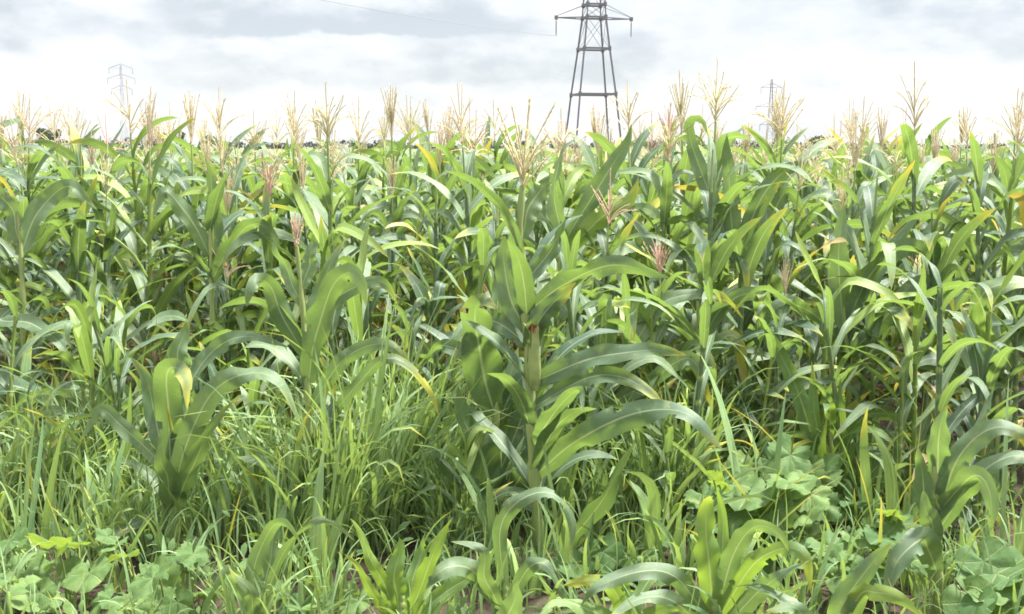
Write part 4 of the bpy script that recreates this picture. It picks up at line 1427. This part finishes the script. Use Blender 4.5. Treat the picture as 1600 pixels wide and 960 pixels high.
# ------------------------------------------------------------------ grass and low weeds (stuff)
def grass():
    r = np.random.default_rng(17)
    g = Geo()
    prof = ((0, .15, .5, .8, 1), (.6, .9, 1, .6, .03))

    def tuft(x, y, n, h, spread, lean=(0, 0), w=.011, tone=.5, yl=0.0, out=.35):
        for _ in range(n):
            a = r.uniform(0, 6.28)
            d = spread * r.uniform(0, 1) ** .5
            bx, by = x + d * math.cos(a), y + d * math.sin(a)
            hh = h * r.uniform(.45, 1.1)
            a2 = a + r.normal(0, .7)
            c, wd = arc_line((bx, by, 0), a2, hh, R(abs(r.normal(8, 7))), R(r.uniform(15, 60) if r.random() < .5 else r.uniform(60, 130)), r.uniform(1.6, 3), 9, r.normal(0, .3))
            c[:, 0] += lean[0] * (c[:, 2] / max(h, .01)) ** 1.6
            c[:, 1] += lean[1] * (c[:, 2] / max(h, .01)) ** 1.6
            wd = roll(c, wd, r.uniform(-.8, .8) + np.linspace(0, r.normal(0, .8), 9))
            blade(g, c, wd, w * (r.uniform(.6, 1.3) if r.random() < .8 else r.uniform(1.6, 2.6)), (float(np.clip(tone + r.normal(0, .25), 0, 1)), yl * .6 + abs(r.normal(0, .05)), 0), .2, .05, 3, r.uniform(0, 5), profile=prof)
    # patches seen in the photograph: (u, v of the foot, half width in px, tufts, height)
    patches = [
        (560, 850, 90, 18, .95, (.12, 0)), (500, 880, 50, 9, .85, (.02, 0)), (620, 820, 70, 13, .9, (.18, -.05)),
        (380, 840, 100, 16, .62, (.12, 0)), (430, 870, 80, 10, .5, (.1, 0)), (60, 800, 110, 18, .55, (.05, 0)), (150, 810, 90, 14, .5, (.05, 0)),
        (180, 850, 80, 8, .45, (.05, 0)), (1040, 830, 80, 18, .8, (.03, 0)), (1090, 790, 60, 10, .75, (.08, 0)), (990, 830, 50, 8, .55, (-.05, 0)),
        (660, 800, 90, 14, .6, (.08, 0)), (700, 850, 60, 9, .5, (-.05, 0)), (1370, 800, 70, 9, .5, (.1, 0)),
        (920, 800, 70, 12, .65, (.05, 0)), (300, 760, 120, 14, .6, (.05, 0)), (1120, 720, 120, 14, .7, (.1, 0)), (960, 720, 90, 12, .75, (0, 0)), (560, 740, 140, 16, .7, (.15, 0)),
    ]
    for u, v, hw, n, h, lean in patches:
        for _ in range(n):
            p = on_ground(u + r.normal(0, hw * .55), v + r.normal(0, 18))
            tuft(p[0], p[1], int(r.integers(9, 18)), h * r.uniform(.7, 1.15), .07, lean, .0115, r.uniform(.3, .75), r.choice([0, 0, .1, .25]))
    # coarser broad-bladed grass and dead straw between
    for _ in range(70):
        y = r.uniform(3.7, 5.6)
        x = r.uniform(-.5, .5) * y
        if y < front(x) + .1:
            tuft(x, y, int(r.integers(4, 9)), r.uniform(.4, .85), .05, (r.normal(0, .08), 0), r.uniform(.018, .03), r.uniform(.25, .8), r.choice([0, .1, .5]))
    for _ in range(28):
        y = r.uniform(3.6, 5.4)
        x = r.uniform(-.5, .5) * y
        tuft(x, y, int(r.integers(2, 5)), r.uniform(.3, .7), .08, (r.normal(0, .2), 0), .01, .5, .9)
    # general sward of shorter blades up to and into the stand
    for _ in range(700):
        y = r.uniform(3.2, 6.6)
        x = r.uniform(-.52, .52) * y
        if y > front(x) + .6:
            continue
        tuft(x, y, int(r.integers(5, 10)), r.uniform(.16, .42), .06, (r.normal(0, .05), 0), .009, r.uniform(.2, .8), r.choice([0, 0, .15, .3]))
    tag(link('tall_grass', g.mesh('tall_grass', M['grass'])), 'rank tall grass growing among the foreground maize', 'grass', None, 'stuff')


grass()


def weeds():
    r = np.random.default_rng(23)
    g = Geo()
    for _ in range(5200):
        y = 3.0 + 4.4 * r.uniform(0, 1) ** .8
        x = r.uniform(-.53, .53) * y
        if math.sin(x * 3.1 + 1) * math.sin(y * 4.3) + r.normal(0, .4) < -.55:
            continue
        z = r.uniform(.01, .16) * (1 if r.random() < .8 else 1.6)
        s = r.uniform(.008, .026)
        up = unit(np.array([r.normal(0, .5), r.normal(-.2, .5), 1]))
        a = unit(np.cross(up, [r.normal(), r.normal(), .1]))
        b = np.cross(up, a)
        c = np.array([x, y, z])
        q = np.array([(-1, 0), (-.45, .5), (.25, .52), (1, 0), (.25, -.52), (-.45, -.5)])
        v = c + s * (q[:, :1] * a * 1.3 + q[:, 1:] * b) + np.array([0, .2, .2, -.15, .2, .2])[:, None] * s * up
        g.add(v, [(0, 1, 5, 5)][:0] or [(1, 2, 4, 5)], np.stack([q[:, 0] * .1 + .5, np.full(6, .6)], 1), (float(np.clip(r.normal(.5, .25), 0, 1)), 0.3, 0))
        g.f.append(np.array([(0, 1, 5), (2, 3, 4)]) + g.n - 6)
    tag(link('ground_weeds', g.mesh('ground_weeds', M['weed'])), 'low leafy weeds covering the soil between the foreground plants', 'weeds', None, 'stuff')


weeds()
